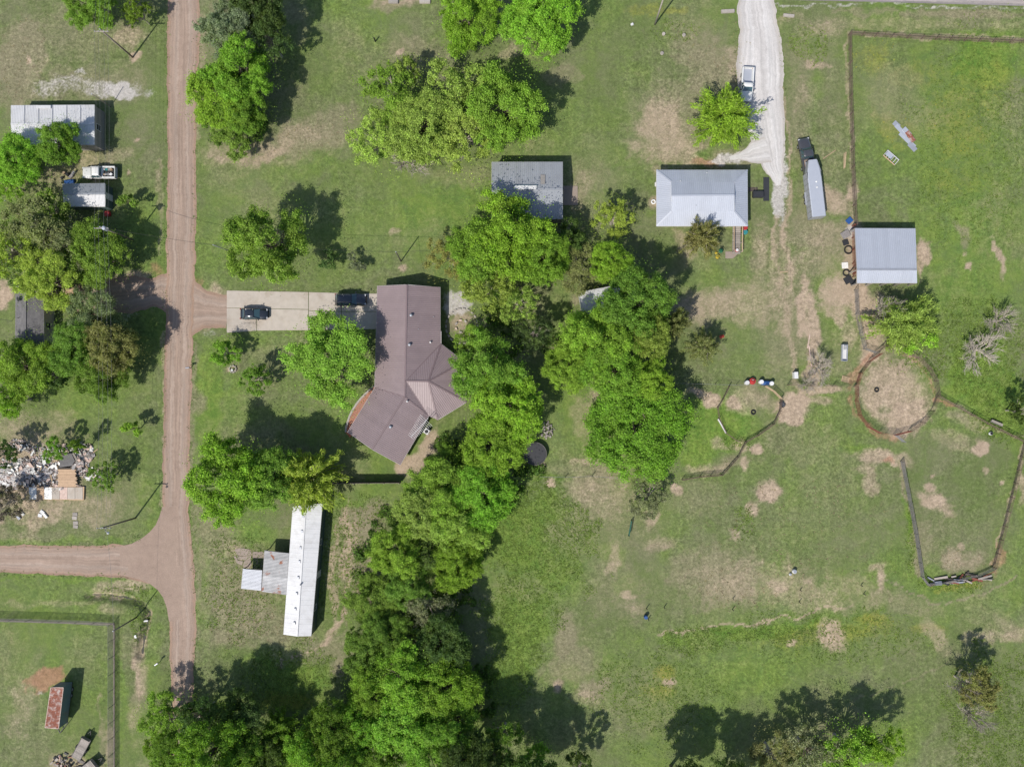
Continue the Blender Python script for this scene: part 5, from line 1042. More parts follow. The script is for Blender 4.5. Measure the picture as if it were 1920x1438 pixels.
fence("paddock_fence", "dark wire paddock fence from the round pen past the bench", [(1758,744),(1790,762),(1850,795),(1918,829)], 1.25, 'pipe_brown', 'pipe_brown', (1.2, .6), 2.6, .06, .028, 'pipe_brown', wr=.006)
fence("paddock_fence", "dark wire paddock fence down the side away from the drive", [(1918,832),(1900,905),(1880,985),(1860,1062)], 1.25, 'pipe_brown', 'pipe_brown', (1.2, .6), 2.6, .06, .028, 'pipe_brown', wr=.008)
fence("paddock_fence", "grey wire paddock fence from pen gate to the junk pile corner", [(1688,865),(1700,925),(1714,1000),(1726,1080),(1738,1096)], 1.2, 'pipe_grey', 'pipe_grey', (1.15, .85, .55, .25), 2.6, .06, .03, 'pipe_grey', wr=.009)
fence("lot_fence", "dark pipe lot fence between the round pen and gate near feed barrels", [(1476,722),(1520,723.5),(1560,724.5),(1600,725)], 1.4, 'pipe_brown', 'pipe_brown', (.3, .55, .8, 1.1, 1.38), 3.4, .06, .022)
fence("lot_fence", "thin wire lot fence from feed barrels to the cedar shade", [(1440,723),(1380,722),(1300,720),(1240,718)], 1.2, 'pipe_brown', 'wire', (.4, .8, 1.15), 3.6, .04, .012)
fence("lot_gate", "weathered board gate beside the feed barrels", [(1432,724),(1448,734),(1462,748)], 1.4, 'wood_dark', 'wood', (.3, .6, .9, 1.2, 1.38), 2.0, .05, .035, cat="gate")
fence("yard_fence", "dark wire yard fence curving from gate to the grey-green tree", [(1462,750),(1460,770),(1448,795),(1420,815),(1396,828),(1382,856),(1352,890),(1312,893),(1278,899)], 1.25, 'pipe_brown', 'pipe_brown', (1.2, .65), 2.2, .055, .025, 'pipe_brown', meshsp=.14, wr=.007)
fence("yard_fence", "short dark wire fence bent around the green hollow", [(1366,724),(1354,748),(1344,764),(1347,785),(1360,812),(1380,826),(1396,828)], 1.1, 'pipe_brown', 'pipe_brown', (1.05, .55), 2.0, .05, .02, 'pipe_brown', meshsp=.16, wr=.006)
fence("garden_fence", "thin wire fence with post along the meadow edge by trampoline", [(1012,893),(1060,894),(1110,892),(1160,896)], 1.1, 'wood_dark', 'wire', (.3, .6, 1.0), 3.2, .05, .01)
fence("junk_fence", "low broken pipe fence behind the paddock junk pile", [(1738,1096),(1790,1086),(1830,1078),(1860,1064)], 1.0, 'pipe_grey', 'pipe_grey', (.95, .5), 2.4, .05, .025, 'pipe_grey', wr=.01)
fence("chain_link_fence", "chain-link yard fence facing the dirt road bend", [(-40,1158),(60,1160),(150,1163),(214,1167)], 1.7, 'pipe_grey', 'pipe_grey', (1.68,), 2.8, .035, .02, 'pipe_grey', meshsp=.10, wr=.006)
fence("chain_link_fence", "chain-link yard fence running along the ditch", [(214,1167),(214,1260),(214,1350),(214,1470)], 1.7, 'pipe_grey', 'pipe_grey', (1.68,), 2.8, .035, .02, 'pipe_grey', meshsp=.10, wr=.006)
for a_, c_ in (((-40,1162),(215,1170)), ((214,1168),(214,1470))):
    A_, C_ = P(*a_), P(*c_); o = MB().beam(A_ + Vector((0, 0, .03)), C_ + Vector((0, 0, .03)), .2, .06).build("concrete_kerb", 'concrete_old'); tag(o, None, None, kind="structure")
# tall board fence below the angled wing
bf = thing("board_fence", "tall dark board fence casting broad shade below the brown-roofed house", "fence", P(630, 903))
a_, c_ = P(612, 904) - bf.location, P(752, 903) - bf.location; n_ = 84
bd = MB().box((0, 0, .95), (.138, .025, 1.9)).mesh("board", 'wood_dark')
for i in range(n_):
    o = link("board", bd, bf); p_ = a_.lerp(c_, (i + .5) / n_); o.location = p_; o.scale = (1, 1, rnd.uniform(.97, 1.03))
for i in range(6): MB().box(a_.lerp(c_, i / 5) + Vector((0, -.09, .95)), (.1, .1, 1.9)).build("post", 'wood_grey', bf)
for z in (.4, 1.6): MB().beam(a_ + Vector((0, -.05, z)), c_ + Vector((0, -.05, z)), .05, .09).build("rail", 'wood_grey', bf)

# ------------------------------------------------------------------ trampoline
tp = thing("trampoline", "round black trampoline with dark frame under the tree edge", "trampoline", P(1003.5, 850)); R = 1.85
ring = [(R * math.cos(i * PI / 16), R * math.sin(i * PI / 16), .82) for i in range(33)]
MB().tube(ring, .04, 6, False).build("rim", 'pipe_grey', tp); 
pd = MB(); n = 32
for i in range(n):
    a0, a1 = i * 2 * PI / n, (i + 1) * 2 * PI / n
    pd.add([(r * math.cos(a), r * math.sin(a), z) for a in (a0, a1) for r, z in ((R * .9, .83), (R * 1.03, .855))], [(0, 1, 3, 2)])
pd.build("edge_pad", 'black', tp)
MB().prism([(R * .93 * math.cos(i * PI / 20), R * .93 * math.sin(i * PI / 20)) for i in range(40)], .80, .815).build("mat", 'trampoline_bed', tp)
for k in range(4):
    a = k * PI / 2 + .4; MB().tube([(R * math.cos(a - .3), R * math.sin(a - .3), .8), (R * math.cos(a - .25) * 1.02, R * math.sin(a - .25) * 1.02, .04), (R * math.cos(a + .25) * 1.02, R * math.sin(a + .25) * 1.02, .04), (R * math.cos(a + .3), R * math.sin(a + .3), .8)], .03, 6).build("leg", 'steel', tp)

# ------------------------------------------------------------------ roof antenna, AC unit
an = thing("tv_antenna", "long white rooftop television antenna with cross rods over brown roof", "antenna", P(796, 787))
ao = -an.location; b0, b1 = P(799,788,4.4) + ao, P(770.5,819,4.4) + ao
MB().tube([P(803,790) + ao, P(803,790,4.45) + ao], .035, 8).build("mast", 'wood_dark', an)
MB().tube([P(803,784,4.42) + ao, b1], .035, 6).build("boom", 'paint_white', an)
dn = (b1 - b0).normalized(); sd = dn.cross(Vector((0, 0, 1)))
for i in range(13):
    p_ = b0.lerp(b1, i / 12); l_ = .55 + .8 * (1 - i / 12); MB().tube([p_ - sd * l_, p_ + sd * l_], .022, 5).build("rod", 'paint_white', an)
ac = thing("air_conditioner", "square white air conditioner unit with round fan behind brown-roofed house", "air conditioner", P(801, 808.5), -.55)
MB().box((0, 0, .4), (.8, .8, .75)).build("case", 'paint_white', ac); MB().tube([(0, 0, .77), (0, 0, .81)], .3, 20).build("fan_grille", 'black', ac); MB().box((0, 0, .02), (1.0, 1.0, .08)).build("pad", 'concrete', ac)
# stray wall antenna in left yard
a2 = thing("tv_antenna", "white television antenna mast standing on grass beside the shingle-roofed bungalow", "antenna", P(22, 602)); ao = -a2.location
MB().tube([(0, 0, 0), (0, 0, 4.0)], .03, 6).build("mast", 'steel', a2)
MB().tube([(0, -1.2, 3.95), (0, 1.2, 3.95)], .03, 6).build("boom", 'paint_white', a2)
for i in range(7): MB().tube([(-.3 - .1 * i, -1.1 + i * .36, 3.95), (.3 + .1 * i, -1.1 + i * .36, 3.95)], .02, 5).build("rod", 'paint_white', a2)

# ------------------------------------------------------------------ small things
def post(name, label, x, y, h, r=.06, m='wood_dark', cat="post", group=None):
    t = thing(name, label, cat, P(x, y), 0, group); MB().tube([(0, 0, -.05), (0, 0, h * .8), (0, 0, h)], [r, r, r * .8], 7).build("shaft", m, t); return t
post("short_post", "short dark post standing alone in the wide mown lawn", 704, 78.5, 1.2, .11, 'black')
def mailbox(label, x, y, rz):
    t = thing("mailbox", label, "mailbox", P(x, y), rz); MB().box((0, 0, .5), (.1, .1, 1.0)).build("post", 'wood_grey', t)
    MB().loft([[(xx, -.12, 1.0), (xx, -.12, 1.16), (xx, -.06, 1.25), (xx, .06, 1.25), (xx, .12, 1.16), (xx, .12, 1.0)] for xx in (-.3, .3)]).build("box", 'galv', t); MB().box((.1, .14, 1.15), (.14, .02, .05)).build("flag", 'plastic_red', t)
mailbox("silver mailbox on a post at the road edge below concrete driveway", 358, 690, .1); mailbox("silver mailbox on a post between ditch and road", 300, 1240, .6)
def tyre(label, x, y, r=.4, z=0, stand=False, m='tyre', group="old tyres lying about"):
    t = MB(); n = 20
    secs = [[((r + .12 * math.cos(b)) * math.cos(a), (r + .12 * math.cos(b)) * math.sin(a), .12 + .11 * math.sin(b)) for b in [k * PI / 4 for k in range(8)]] for a in [i * 2 * PI / n for i in range(n + 1)]]
    vs = [v for s in secs[:-1] for v in s]; fs = [(i * 8 + k, ((i + 1) % n) * 8 + k, ((i + 1) % n) * 8 + (k + 1) % 8, i * 8 + (k + 1) % 8) for i in range(n) for k in range(8)]
    t.add(vs, fs); o = t.build("tyre", m, None, True); o.location = P(x, y) + Vector((0, 0, z)); return tag(o, label, "tyre", group)
tyre("old tyre lying on bare ground inside the round pen", 1643, 731, .3); tyre("old tyre lying in the lot near the sandy gate ground", 1412, 773, .32); tyre("large tractor tyre lying beside the barn's red gates", 1590, 469, .62); tyre("large dark tyre lying by the barn's lower corner", 1586, 512, .5)
def drum(name, label, x, y, r, h, m, cat, group=None, lid=None):
    t = thing(name, label, cat, P(x, y), 0, group); MB().tube([(0, 0, 0), (0, 0, h * .05), (0, 0, h * .5), (0, 0, h * .95), (0, 0, h)], [r * .95, r, r * 1.03, r, r * .93], 18).build("shell", m, t, True)
    MB().tube([(0, 0, h - .02), (0, 0, h + .025)], r * .86, 16).build("lid", lid or m, t); return t
drum("water_barrel", "white plastic barrel beside the red feeder", 1398.5, 717.5, .36, .9, 'plastic_white', "barrel"); drum("water_barrel", "white plastic barrel touching the blue drum's house side", 1425, 716, .36, .9, 'plastic_white', "barrel"); drum("water_barrel", "white plastic barrel at the gate end of the blue drum", 1444, 719, .36, .9, 'plastic_white', "barrel")
hd = thing("blue_drum", "blue plastic drum lying between two white barrels", "barrel", P(1434.5, 718)); MB().tube([(-.75, 0, .36), (-.68, 0, .36), (0, 0, .36), (.68, 0, .36), (.75, 0, .36)], [.3, .35, .37, .35, .3], 18).build("shell", 'plastic_blue', hd, True)
for s in (-.4, .4): MB().box((s, 0, .06), (.1, .6, .14)).build("cradle", 'wood', hd)
rf_ = thing("red_feeder", "red plastic livestock feeder beside white barrel", "feeder", P(1409, 715)); MB().tube([(0, 0, 0), (0, 0, .5), (0, 0, .62)], [.42, .55, .5], 16).build("tub", 'plastic_red', rf_); MB().tube([(0, 0, .6), (0, 0, .95)], [.42, .12], 16).build("lid", 'plastic_red', rf_); MB().box((0, .2, .78), (.3, .12, .1)).build("handle", 'plastic_white', rf_)
fb = thing("feed_box", "tall white feed box standing near the bare brush", "box", P(1489, 704), .05); MB().box((0, 0, .45), (.55, 1.0, .9)).build("case", 'plastic_white', fb); MB().box((0, 0, .93), (.62, 1.08, .05)).build("lid", 'plastic_white', fb)
wt = thing("stock_trough", "long white metal trough standing near the round pen", "trough", P(1580.5, 662), PI / 2 - .03)
for s in (-1, 1): MB().box((0, s * .42, .5), (2.7, .05, .5)).build("side", 'galv_light', wt); MB().box((s * 1.33, 0, .5), (.05, .84, .5)).build("end", 'galv_light', wt)
MB().box((0, 0, .28), (2.7, .84, .06)).build("bottom", 'white_roof', wt)
for k in range(4): MB().box((.5 + k * .2, -.1, .6), (.1, .45, .2)).build("divider", 'plastic_white', wt)
for sx in (-1.1, 1.1):
    for sy in (-.35, .35): MB().box((sx, sy, .13), (.08, .08, .26)).build("leg", 'steel', wt)
plt = thing("wooden_pallet", "wooden pallet lying beside the round pen panels", "pallet", P(1584.5, 711), -.25)
for k in range(7): MB().box((-.55 + k * .183, 0, .13), (.12, .95, .025)).build("slat", 'wood', plt)
for k in (-.42, 0, .42): MB().box((0, k, .06), (1.2, .09, .11)).build("runner", 'wood', plt)
bx = thing("crate", "dark wire crate beside the gate and sandy ground", "crate", P(1466, 758), .6); MB().box((0, 0, .2), (.55, .95, .4)).build("case", 'rubber_mat', bx)
for k in (-.25, 0, .25): MB().box((0, k, .415), (.5, .05, .03)).build("slat", 'steel', bx)
bc = thing("bench", "grey plank bench beside the paddock fence", "bench", P(1866, 793), -.4)
for k in (-.17, .0, .17): MB().box((0, k, .46), (2.0, .14, .05)).build("plank", 'wood_grey', bc)
for s in (-.8, .8): MB().box((s, 0, .22), (.08, .4, .43)).build("leg", 'wood_grey', bc)
drum("bucket", "white bucket lying alone in the paddock near bench", 1856, 812.5, .28, .4, 'plastic_white', "bucket", None, 'black'); 
for x_, y_, l_ in ((1488,1070,"white bin standing beside a smaller one in the open field"), (1481,1076,"small white bucket beside the bin in the open field")):
    drum("bucket", l_, x_, y_, .34 if x_ > 1485 else .2, .6 if x_ > 1485 else .3, 'plastic_white', "bucket", None, 'galv')
for i, (x_, y_, h_) in enumerate(((1212,1140,1.0),(1215,1160,1.0),(1245,1138,1.0),(1374,1122,.8),(1373,1142,.9),(1498,1128,.9),(1500,1106,.7),(1614,1097,.8),(1619,1113,.8))):
    post("field_post", "short dark post standing in the mown field row", x_, y_, h_, .07, 'wood_dark', "post", "field posts")
bb = drum("blue_barrel", "small blue barrel standing between two field posts", 1210, 1155, .3, .8, 'plastic_blue', "barrel")
fence("green_gate", "narrow green gate panel standing alone in the field below grey-green tree", [(1183,975),(1178,1003)], 1.2, 'pipe_green', 'pipe_green', (.2, .4, .6, .8, 1.0, 1.18), 3, .05, .03, cat="gate")
MB_ = thing("white_plank", "long white plank lying against the bent wire fence", "plank", P(1353, 799), -1.05); MB().box((0, 0, .3), (2.7, .2, .08)).build("board", 'paint_white', MB_); MB().box((-1.1, 0, .13), (.2, .2, .26)).build("block", 'wood', MB_); MB().box((1.1, 0, .13), (.2, .2, .26)).build("block", 'wood', MB_)
# sheet metal lying in the pasture
sm = thing("scrap_metal_pile", "pile of pale sheet metal with a rusty panel lying in the pasture", "scrap pile", P(1697, 253), -.85)
for (x_, y_, z_, l_, w_, m_) in ((-2.2,0,.05,1.2,.8,'galv'),(-.9,-.1,.09,2.6,.7,'galv_light'),(.9,-.35,.07,3.4,.7,'galv_light'),(2.3,-.5,.11,1.6,.8,'galv'),(-.2,.45,.13,1.6,.8,'galv_light'),(.8,.35,.17,2.0,.75,'rust')):
    MB().box((x_, y_, z_), (l_, w_, .04), rnd.uniform(-.12, .12)).build("metal_sheet", m_, sm)
cf = thing("slatted_rack", "white slatted metal frame lying in the pasture beside sheet metal", "rack", P(1669, 297), -.72)
for s in (-.55, .55): MB().box((0, s, .3), (2.5, .1, .1)).build("side_bar", 'plywood' if s < 0 else 'paint_white', cf)
for k in range(6): MB().box((-1.2 + k * .48, 0, .3), (.07, 1.0, .1)).build("cross_bar", 'paint_white', cf)
MB().box((-.5, .1, .36), (1.2, .7, .03)).build("sheet", 'galv_light', cf)
for s in (-1, 1):
    for k in (-1, 1): MB().box((k * 1.1, s * .5, .12), (.08, .08, .25)).build("foot", 'steel', cf)
# culvert mouths & kerb stones by the road
def block(name, label, x, y, sz, rz, m, cat, z=0, group=None):
    o = MB().box((0, 0, sz[2] / 2), sz).mesh(name, m); bm = bmesh.new(); bm.from_mesh(o); bmesh.ops.bevel(bm, geom=bm.edges, offset=min(sz) * .15, segments=2, affect='EDGES'); bm.to_mesh(o); bm.free()
    ob = link(name, o); ob.location = P(x, y) + Vector((0, 0, z)); ob.rotation_euler = (0, 0, rz); return tag(ob, label, cat, group)
block("culvert_headwall", "concrete culvert headwall beside the gravel drive mouth", 1364, 23, (2.2,.55,.35), .05, 'stone', "headwall"); block("culvert_headwall", "concrete culvert headwall across the gravel drive", 1478, 31, (1.8,.45,.35), -.1, 'stone', "headwall")
block("culvert_headwall", "stone culvert end in the verge above the wide lawn", 738, 5, (1.6,.6,.35), 0, 'stone', "headwall"); block("culvert_headwall", "stone culvert end with dark mouth in the verge above lawn", 797, 5, (1.8,.6,.35), 0, 'stone', "headwall")
for x_, y_ in ((1244,65),(1282,67),(1241,101)): drum("septic_lid", "round grey utility lid rising from the lawn near the grey pole", x_, y_, .28, .25, 'stone', "lid", "utility lids in the lawn")
block("white_rock", "white rock on lawn left of the grey utility pole", 1185, 47, (.45,.35,.25), .4, 'plastic_white', "rock")
for i, (x_, y_) in enumerate(((141,964),(140,971),(142,980),(142,987))): block("step_stone", "pale stepping stone in a short row below the rubble", x_, y_, (.8,.55,.08), rnd.uniform(-.2,.2), 'stone', "stone", 0, "stepping stones")
block("white_culvert_pipe", "white pipe end lying in the grassy ditch", 271, 1165, (.75,.28,.25), .1, 'plastic_white', "pipe", -.55); block("white_litter", "white scrap lying on the ditch bank", 254, 1193, (.35,.5,.12), .3, 'plastic_white', "litter", -.05)
# fire pit and flowerbed ring
fp = thing("fire_pit", "stone fire pit ring on the lawn below the driveway", "fire pit", P(437, 692))
for k in range(9): MB().box((.55 * math.cos(k * .7), .55 * math.sin(k * .7), .12), (.3, .2, .24), k * .7 + 1.57).build("stone", 'stone', fp)
drum("white_pot", "white pot standing at the fire pit edge", 436.5, 694, .2, .35, 'plastic_white', "pot")
fr_ = thing("flower_bed", "round stone-edged flower bed behind the brown-roofed house", "flower bed", P(866, 612))
for k in range(22):
    a = k * 2 * PI / 22; MB().box((2.6 * math.cos(a), 2.9 * math.sin(a), .08), (.5, .25, .2), a + 1.57).build("edging_stone", 'stone', fr_)
for k in range(7): MB().box((1.0 * math.cos(k * .9), 1.0 * math.sin(k * .9), .12), (.45, .3, .26), k * .9 + 1.4).build("rock", 'stone' if k % 2 else 'debris_pink', fr_)
# stone heap by trampoline
sh = thing("stone_heap", "heap of pale grey stones beside the trampoline lawn", "stone heap", P(1026, 806))
sm_ = [MB().box((0, 0, 0), (1, .8, .6)).mesh("stone", 'stone') for _ in range(2)]
for i in range(90):
    a = rnd.uniform(0, 6.28); d = math.sqrt(rnd.random()); o = link("stone", sm_[i % 2], sh); s_ = rnd.uniform(.12, .34); o.scale = (s_, s_, s_)
    o.location = (1.25 * d * math.cos(a), 1.4 * d * math.sin(a), .06 + .45 * (1 - d)); o.rotation_euler = (rnd.uniform(0, 3), rnd.uniform(0, 3), rnd.uniform(0, 3))
# junk by the farmhouse
block("patio_mat", "black rubber mat lying between farmhouse and gravel drive", 1436.5, 355, (.95,3.9,.08), 0, 'rubber_mat', "mat"); block("stacked_junk", "dark stacked lumber against the farmhouse wall", 1420, 366, (1.8,1.1,.6), 0, 'rubber_mat', "lumber"); 
wk = thing("wood_walkway", "brown plank walkway leading from farmhouse towards the mat", "walkway", P(1411, 358))
for k in range(7): MB().box((-.6 + k * .22, .2, .05), (.19, .7, .06)).build("plank", 'wood_dark', wk)
drum("red_barrel", "red container tucked under the farmhouse eave corner", 1395, 428, .45, .6, 'plastic_red', "container"); drum("teal_barrel", "teal container beside the red one by the ramp", 1396, 436, .42, .45, 'plastic_teal', "container")
drum("green_bucket", "green bucket beside the yellow toys near the cedar", 1351, 471, .35, .4, 'plastic_green', "bucket"); drum("yellow_bucket", "yellow round tub on the grass below the cedar", 1345, 482, .32, .35, 'plastic_yellow', "tub"); drum("yellow_bucket", "small yellow bucket beside the yellow tub", 1342, 475, .2, .3, 'plastic_yellow', "bucket"); drum("flower_pot", "red and white flower pot at the ramp foot", 1381, 470, .28, .35, 'plastic_red', "pot", None, 'plastic_white')
tyre("white-painted tyre leaning on the farmhouse's lawn-side wall", 1225, 379, .3, 0, False, 'plastic_white')
block("wall_unit", "window air conditioner box against the farmhouse side wall", 1230, 347, (.5,.7,.5), 0, 'paint_white', "air conditioner")
wb = thing("lawn_chair", "red slatted lawn chair standing in tree shade on the field edge", "chair", P(1351, 632), .4)
for k in range(4): MB().box((-.2 + k * .13, 0, .4), (.1, .5, .03)).build("seat_slat", 'plastic_red', wb); MB().box((.3, -.2 + k * .13, .7), (.03, .1, .6)).build("back_slat", 'plastic_red', wb)
for sx in (-.2, .25):
    for sy in (-.22, .22): MB().box((sx, sy, .2), (.05, .05, .4)).build("leg", 'plastic_red', wb)
# things by the left yards
block("blue_tarp_box", "blue plastic tote between white pickup and shed", 132, 342, (1.6,.6,.4), .1, 'plastic_blue', "tote"); 
for i, (x_, y_, m_) in enumerate(((128,328,'black'),(135,332,'debris_grey'),(122,325,'wood'),(140,326,'steel'),(118,334,'rubber_mat'))): block("yard_junk", "small junk box lying on dirt before the white pickup", x_, y_, (rnd.uniform(.4,.8),rnd.uniform(.3,.6),rnd.uniform(.25,.5)), rnd.uniform(0,1), m_, "junk box", 0, "junk before the white pickup")
block("red_cooler", "red cooler box in the shade behind the small shed", 204, 402, (.9,.8,.6), .2, 'plastic_red', "cooler")
pg = thing("picket_panel", "leaning wooden picket panel beside the bungalow drive", "pallet", P(152, 540), -.1)
for k in range(6): MB().box((-1.3 + k * .5, 0, .35), (.22, 1.0, .04), 0, (.4, 0)).build("picket", 'wood_dark', pg)
for s in (-.3, .3): MB().box((0, s, .3 + s * .42), (3.0, .09, .05), 0, (.4, 0)).build("rail", 'wood', pg)
db = thing("deck", "small plywood porch deck beside the bungalow door", "deck", P(132, 550))
for k in range(8): MB().box((-.7 + k * .2, 0, .28), (.18, 1.8, .05)).build("plank", 'plywood', db)
for sx in (-.7, .7):
    for sy in (-.8, .8): MB().box((sx, sy, .13), (.1, .1, .26)).build("leg", 'wood_grey', db)
bk = thing("childs_bicycle", "small pink and white bicycle lying in the bungalow drive", "bicycle", P(150, 560), .3)
for sx in (-.35, .35):
    MB().tube([(sx + .25 * math.cos(k * PI / 8), .25 * math.sin(k * PI / 8), .08) for k in range(17)], .03, 5, False).build("wheel", 'tyre', bk)
MB().tube([(-.35, 0, .1), (-.05, .2, .12), (.35, 0, .1), (.3, .35, .12)], .025, 5).build("frame", 'debris_pink', bk); MB().box((-.1, .28, .12), (.2, .1, .05)).build("saddle", 'plastic_white', bk)
sd_ = thing("satellite_dish", "dark satellite dish on the bungalow's shingle roof edge", "dish", P(38, 561, 3.0)); MB().tube([(0, 0, -.35), (0, 0, .25)], .03, 6).build("mast", 'steel', sd_); MB().tube([(0, 0, .2), (-.06, -.03, .24), (-.12, -.06, .34)], [.08, .3, .4], 14).build("bowl", 'black', sd_)
# bottom-left scrap heap
sc = thing("scrap_heap", "heap of scrap iron and brush beside the flatbed trailers", "scrap pile", P(125, 1430))
for i in range(40):
    a = rnd.uniform(0, 6.28); d = math.sqrt(rnd.random()); MB().box((2.6 * d * math.cos(a), 1.6 * d * math.sin(a), .1 + .5 * (1 - d)), (rnd.uniform(.3, 1.2), rnd.uniform(.1, .4), rnd.uniform(.06, .25)), rnd.uniform(0, 3), (rnd.uniform(-.4, .4), rnd.uniform(-.4, .4))).build("scrap_piece", rnd.choice(['wood_dark', 'rust', 'debris_pink', 'black', 'wood_grey']), sc)
jk = thing("junk_row", "row of scrap pipe, tin and timbers along the paddock's lower fence", "scrap pile", P(1800, 1084), .1)
for i in range(36):
    x_ = rnd.uniform(-5, 5); MB().box((x_, rnd.uniform(-.7, .6), rnd.uniform(.1, .35)), (rnd.uniform(.6, 2.4), rnd.uniform(.08, .35), rnd.uniform(.05, .2)), rnd.gauss(0, .35), (0, rnd.uniform(-.08, .08))).build("scrap_piece", rnd.choice(['wood_grey', 'rust', 'galv', 'wood_dark', 'pipe_red', 'wood_grey', 'rubber_mat']), jk)
MB().box((-3.9, -.3, .3), (1.1, .6, .5)).build("tank", 'galv', jk)
for i, (x_, y_) in enumerate(((80,960),(86,966),(76,966),(35,968),(42,962))): block("metal_scrap", "crumpled pale metal scrap lying below the collapsed house", x_, y_, (rnd.uniform(.4,1.1),rnd.uniform(.3,.6),rnd.uniform(.1,.3)), rnd.uniform(0,3), rnd.choice(['galv','debris_white','plastic_white']), "scrap", 0, "scrap below the collapsed house")
for i, (x_, y_, m_) in enumerate(((1592,414,'plastic_blue'),(1585,440,'debris_grey'),(1585,455,'rubber_mat'),(1590,525,'rubber_mat'),(1600,530,'rubber_mat'),(1584,498,'debris_white'))): block("lot_junk", "low junk piece lying along the barn's red fence", x_, y_, (rnd.uniform(.8,1.6),rnd.uniform(.7,1.2),rnd.uniform(.08,.3)), rnd.uniform(0,1), m_, "junk", 0, "junk along the barn fence")
for i, (x_, y_, rz_) in enumerate(((1585,300,1.5),(1582.5,302,1.55),(1555,290,.6))): block("loose_board", "weathered board lying near the pasture fence", x_, y_, (2.6,.15,.06), rz_, 'wood', "board", 0, "loose boards by the fence")
block("post_rail", "weathered rail lying in the rutted lane", 1470, 510, (1.3,.14,.08), .05, 'wood', "rail")
for i, (x_, y_, rz_, l_) in enumerate(((1519,668,1.7,3.5),(1523,686,1.9,3.0),(1516,640,1.4,2.4))): block("rail_timber", "old timber lying along the sandy wash", x_, y_, (l_,.16,.1), rz_, 'debris_pink', "timber", 0, "timbers in the sandy wash")
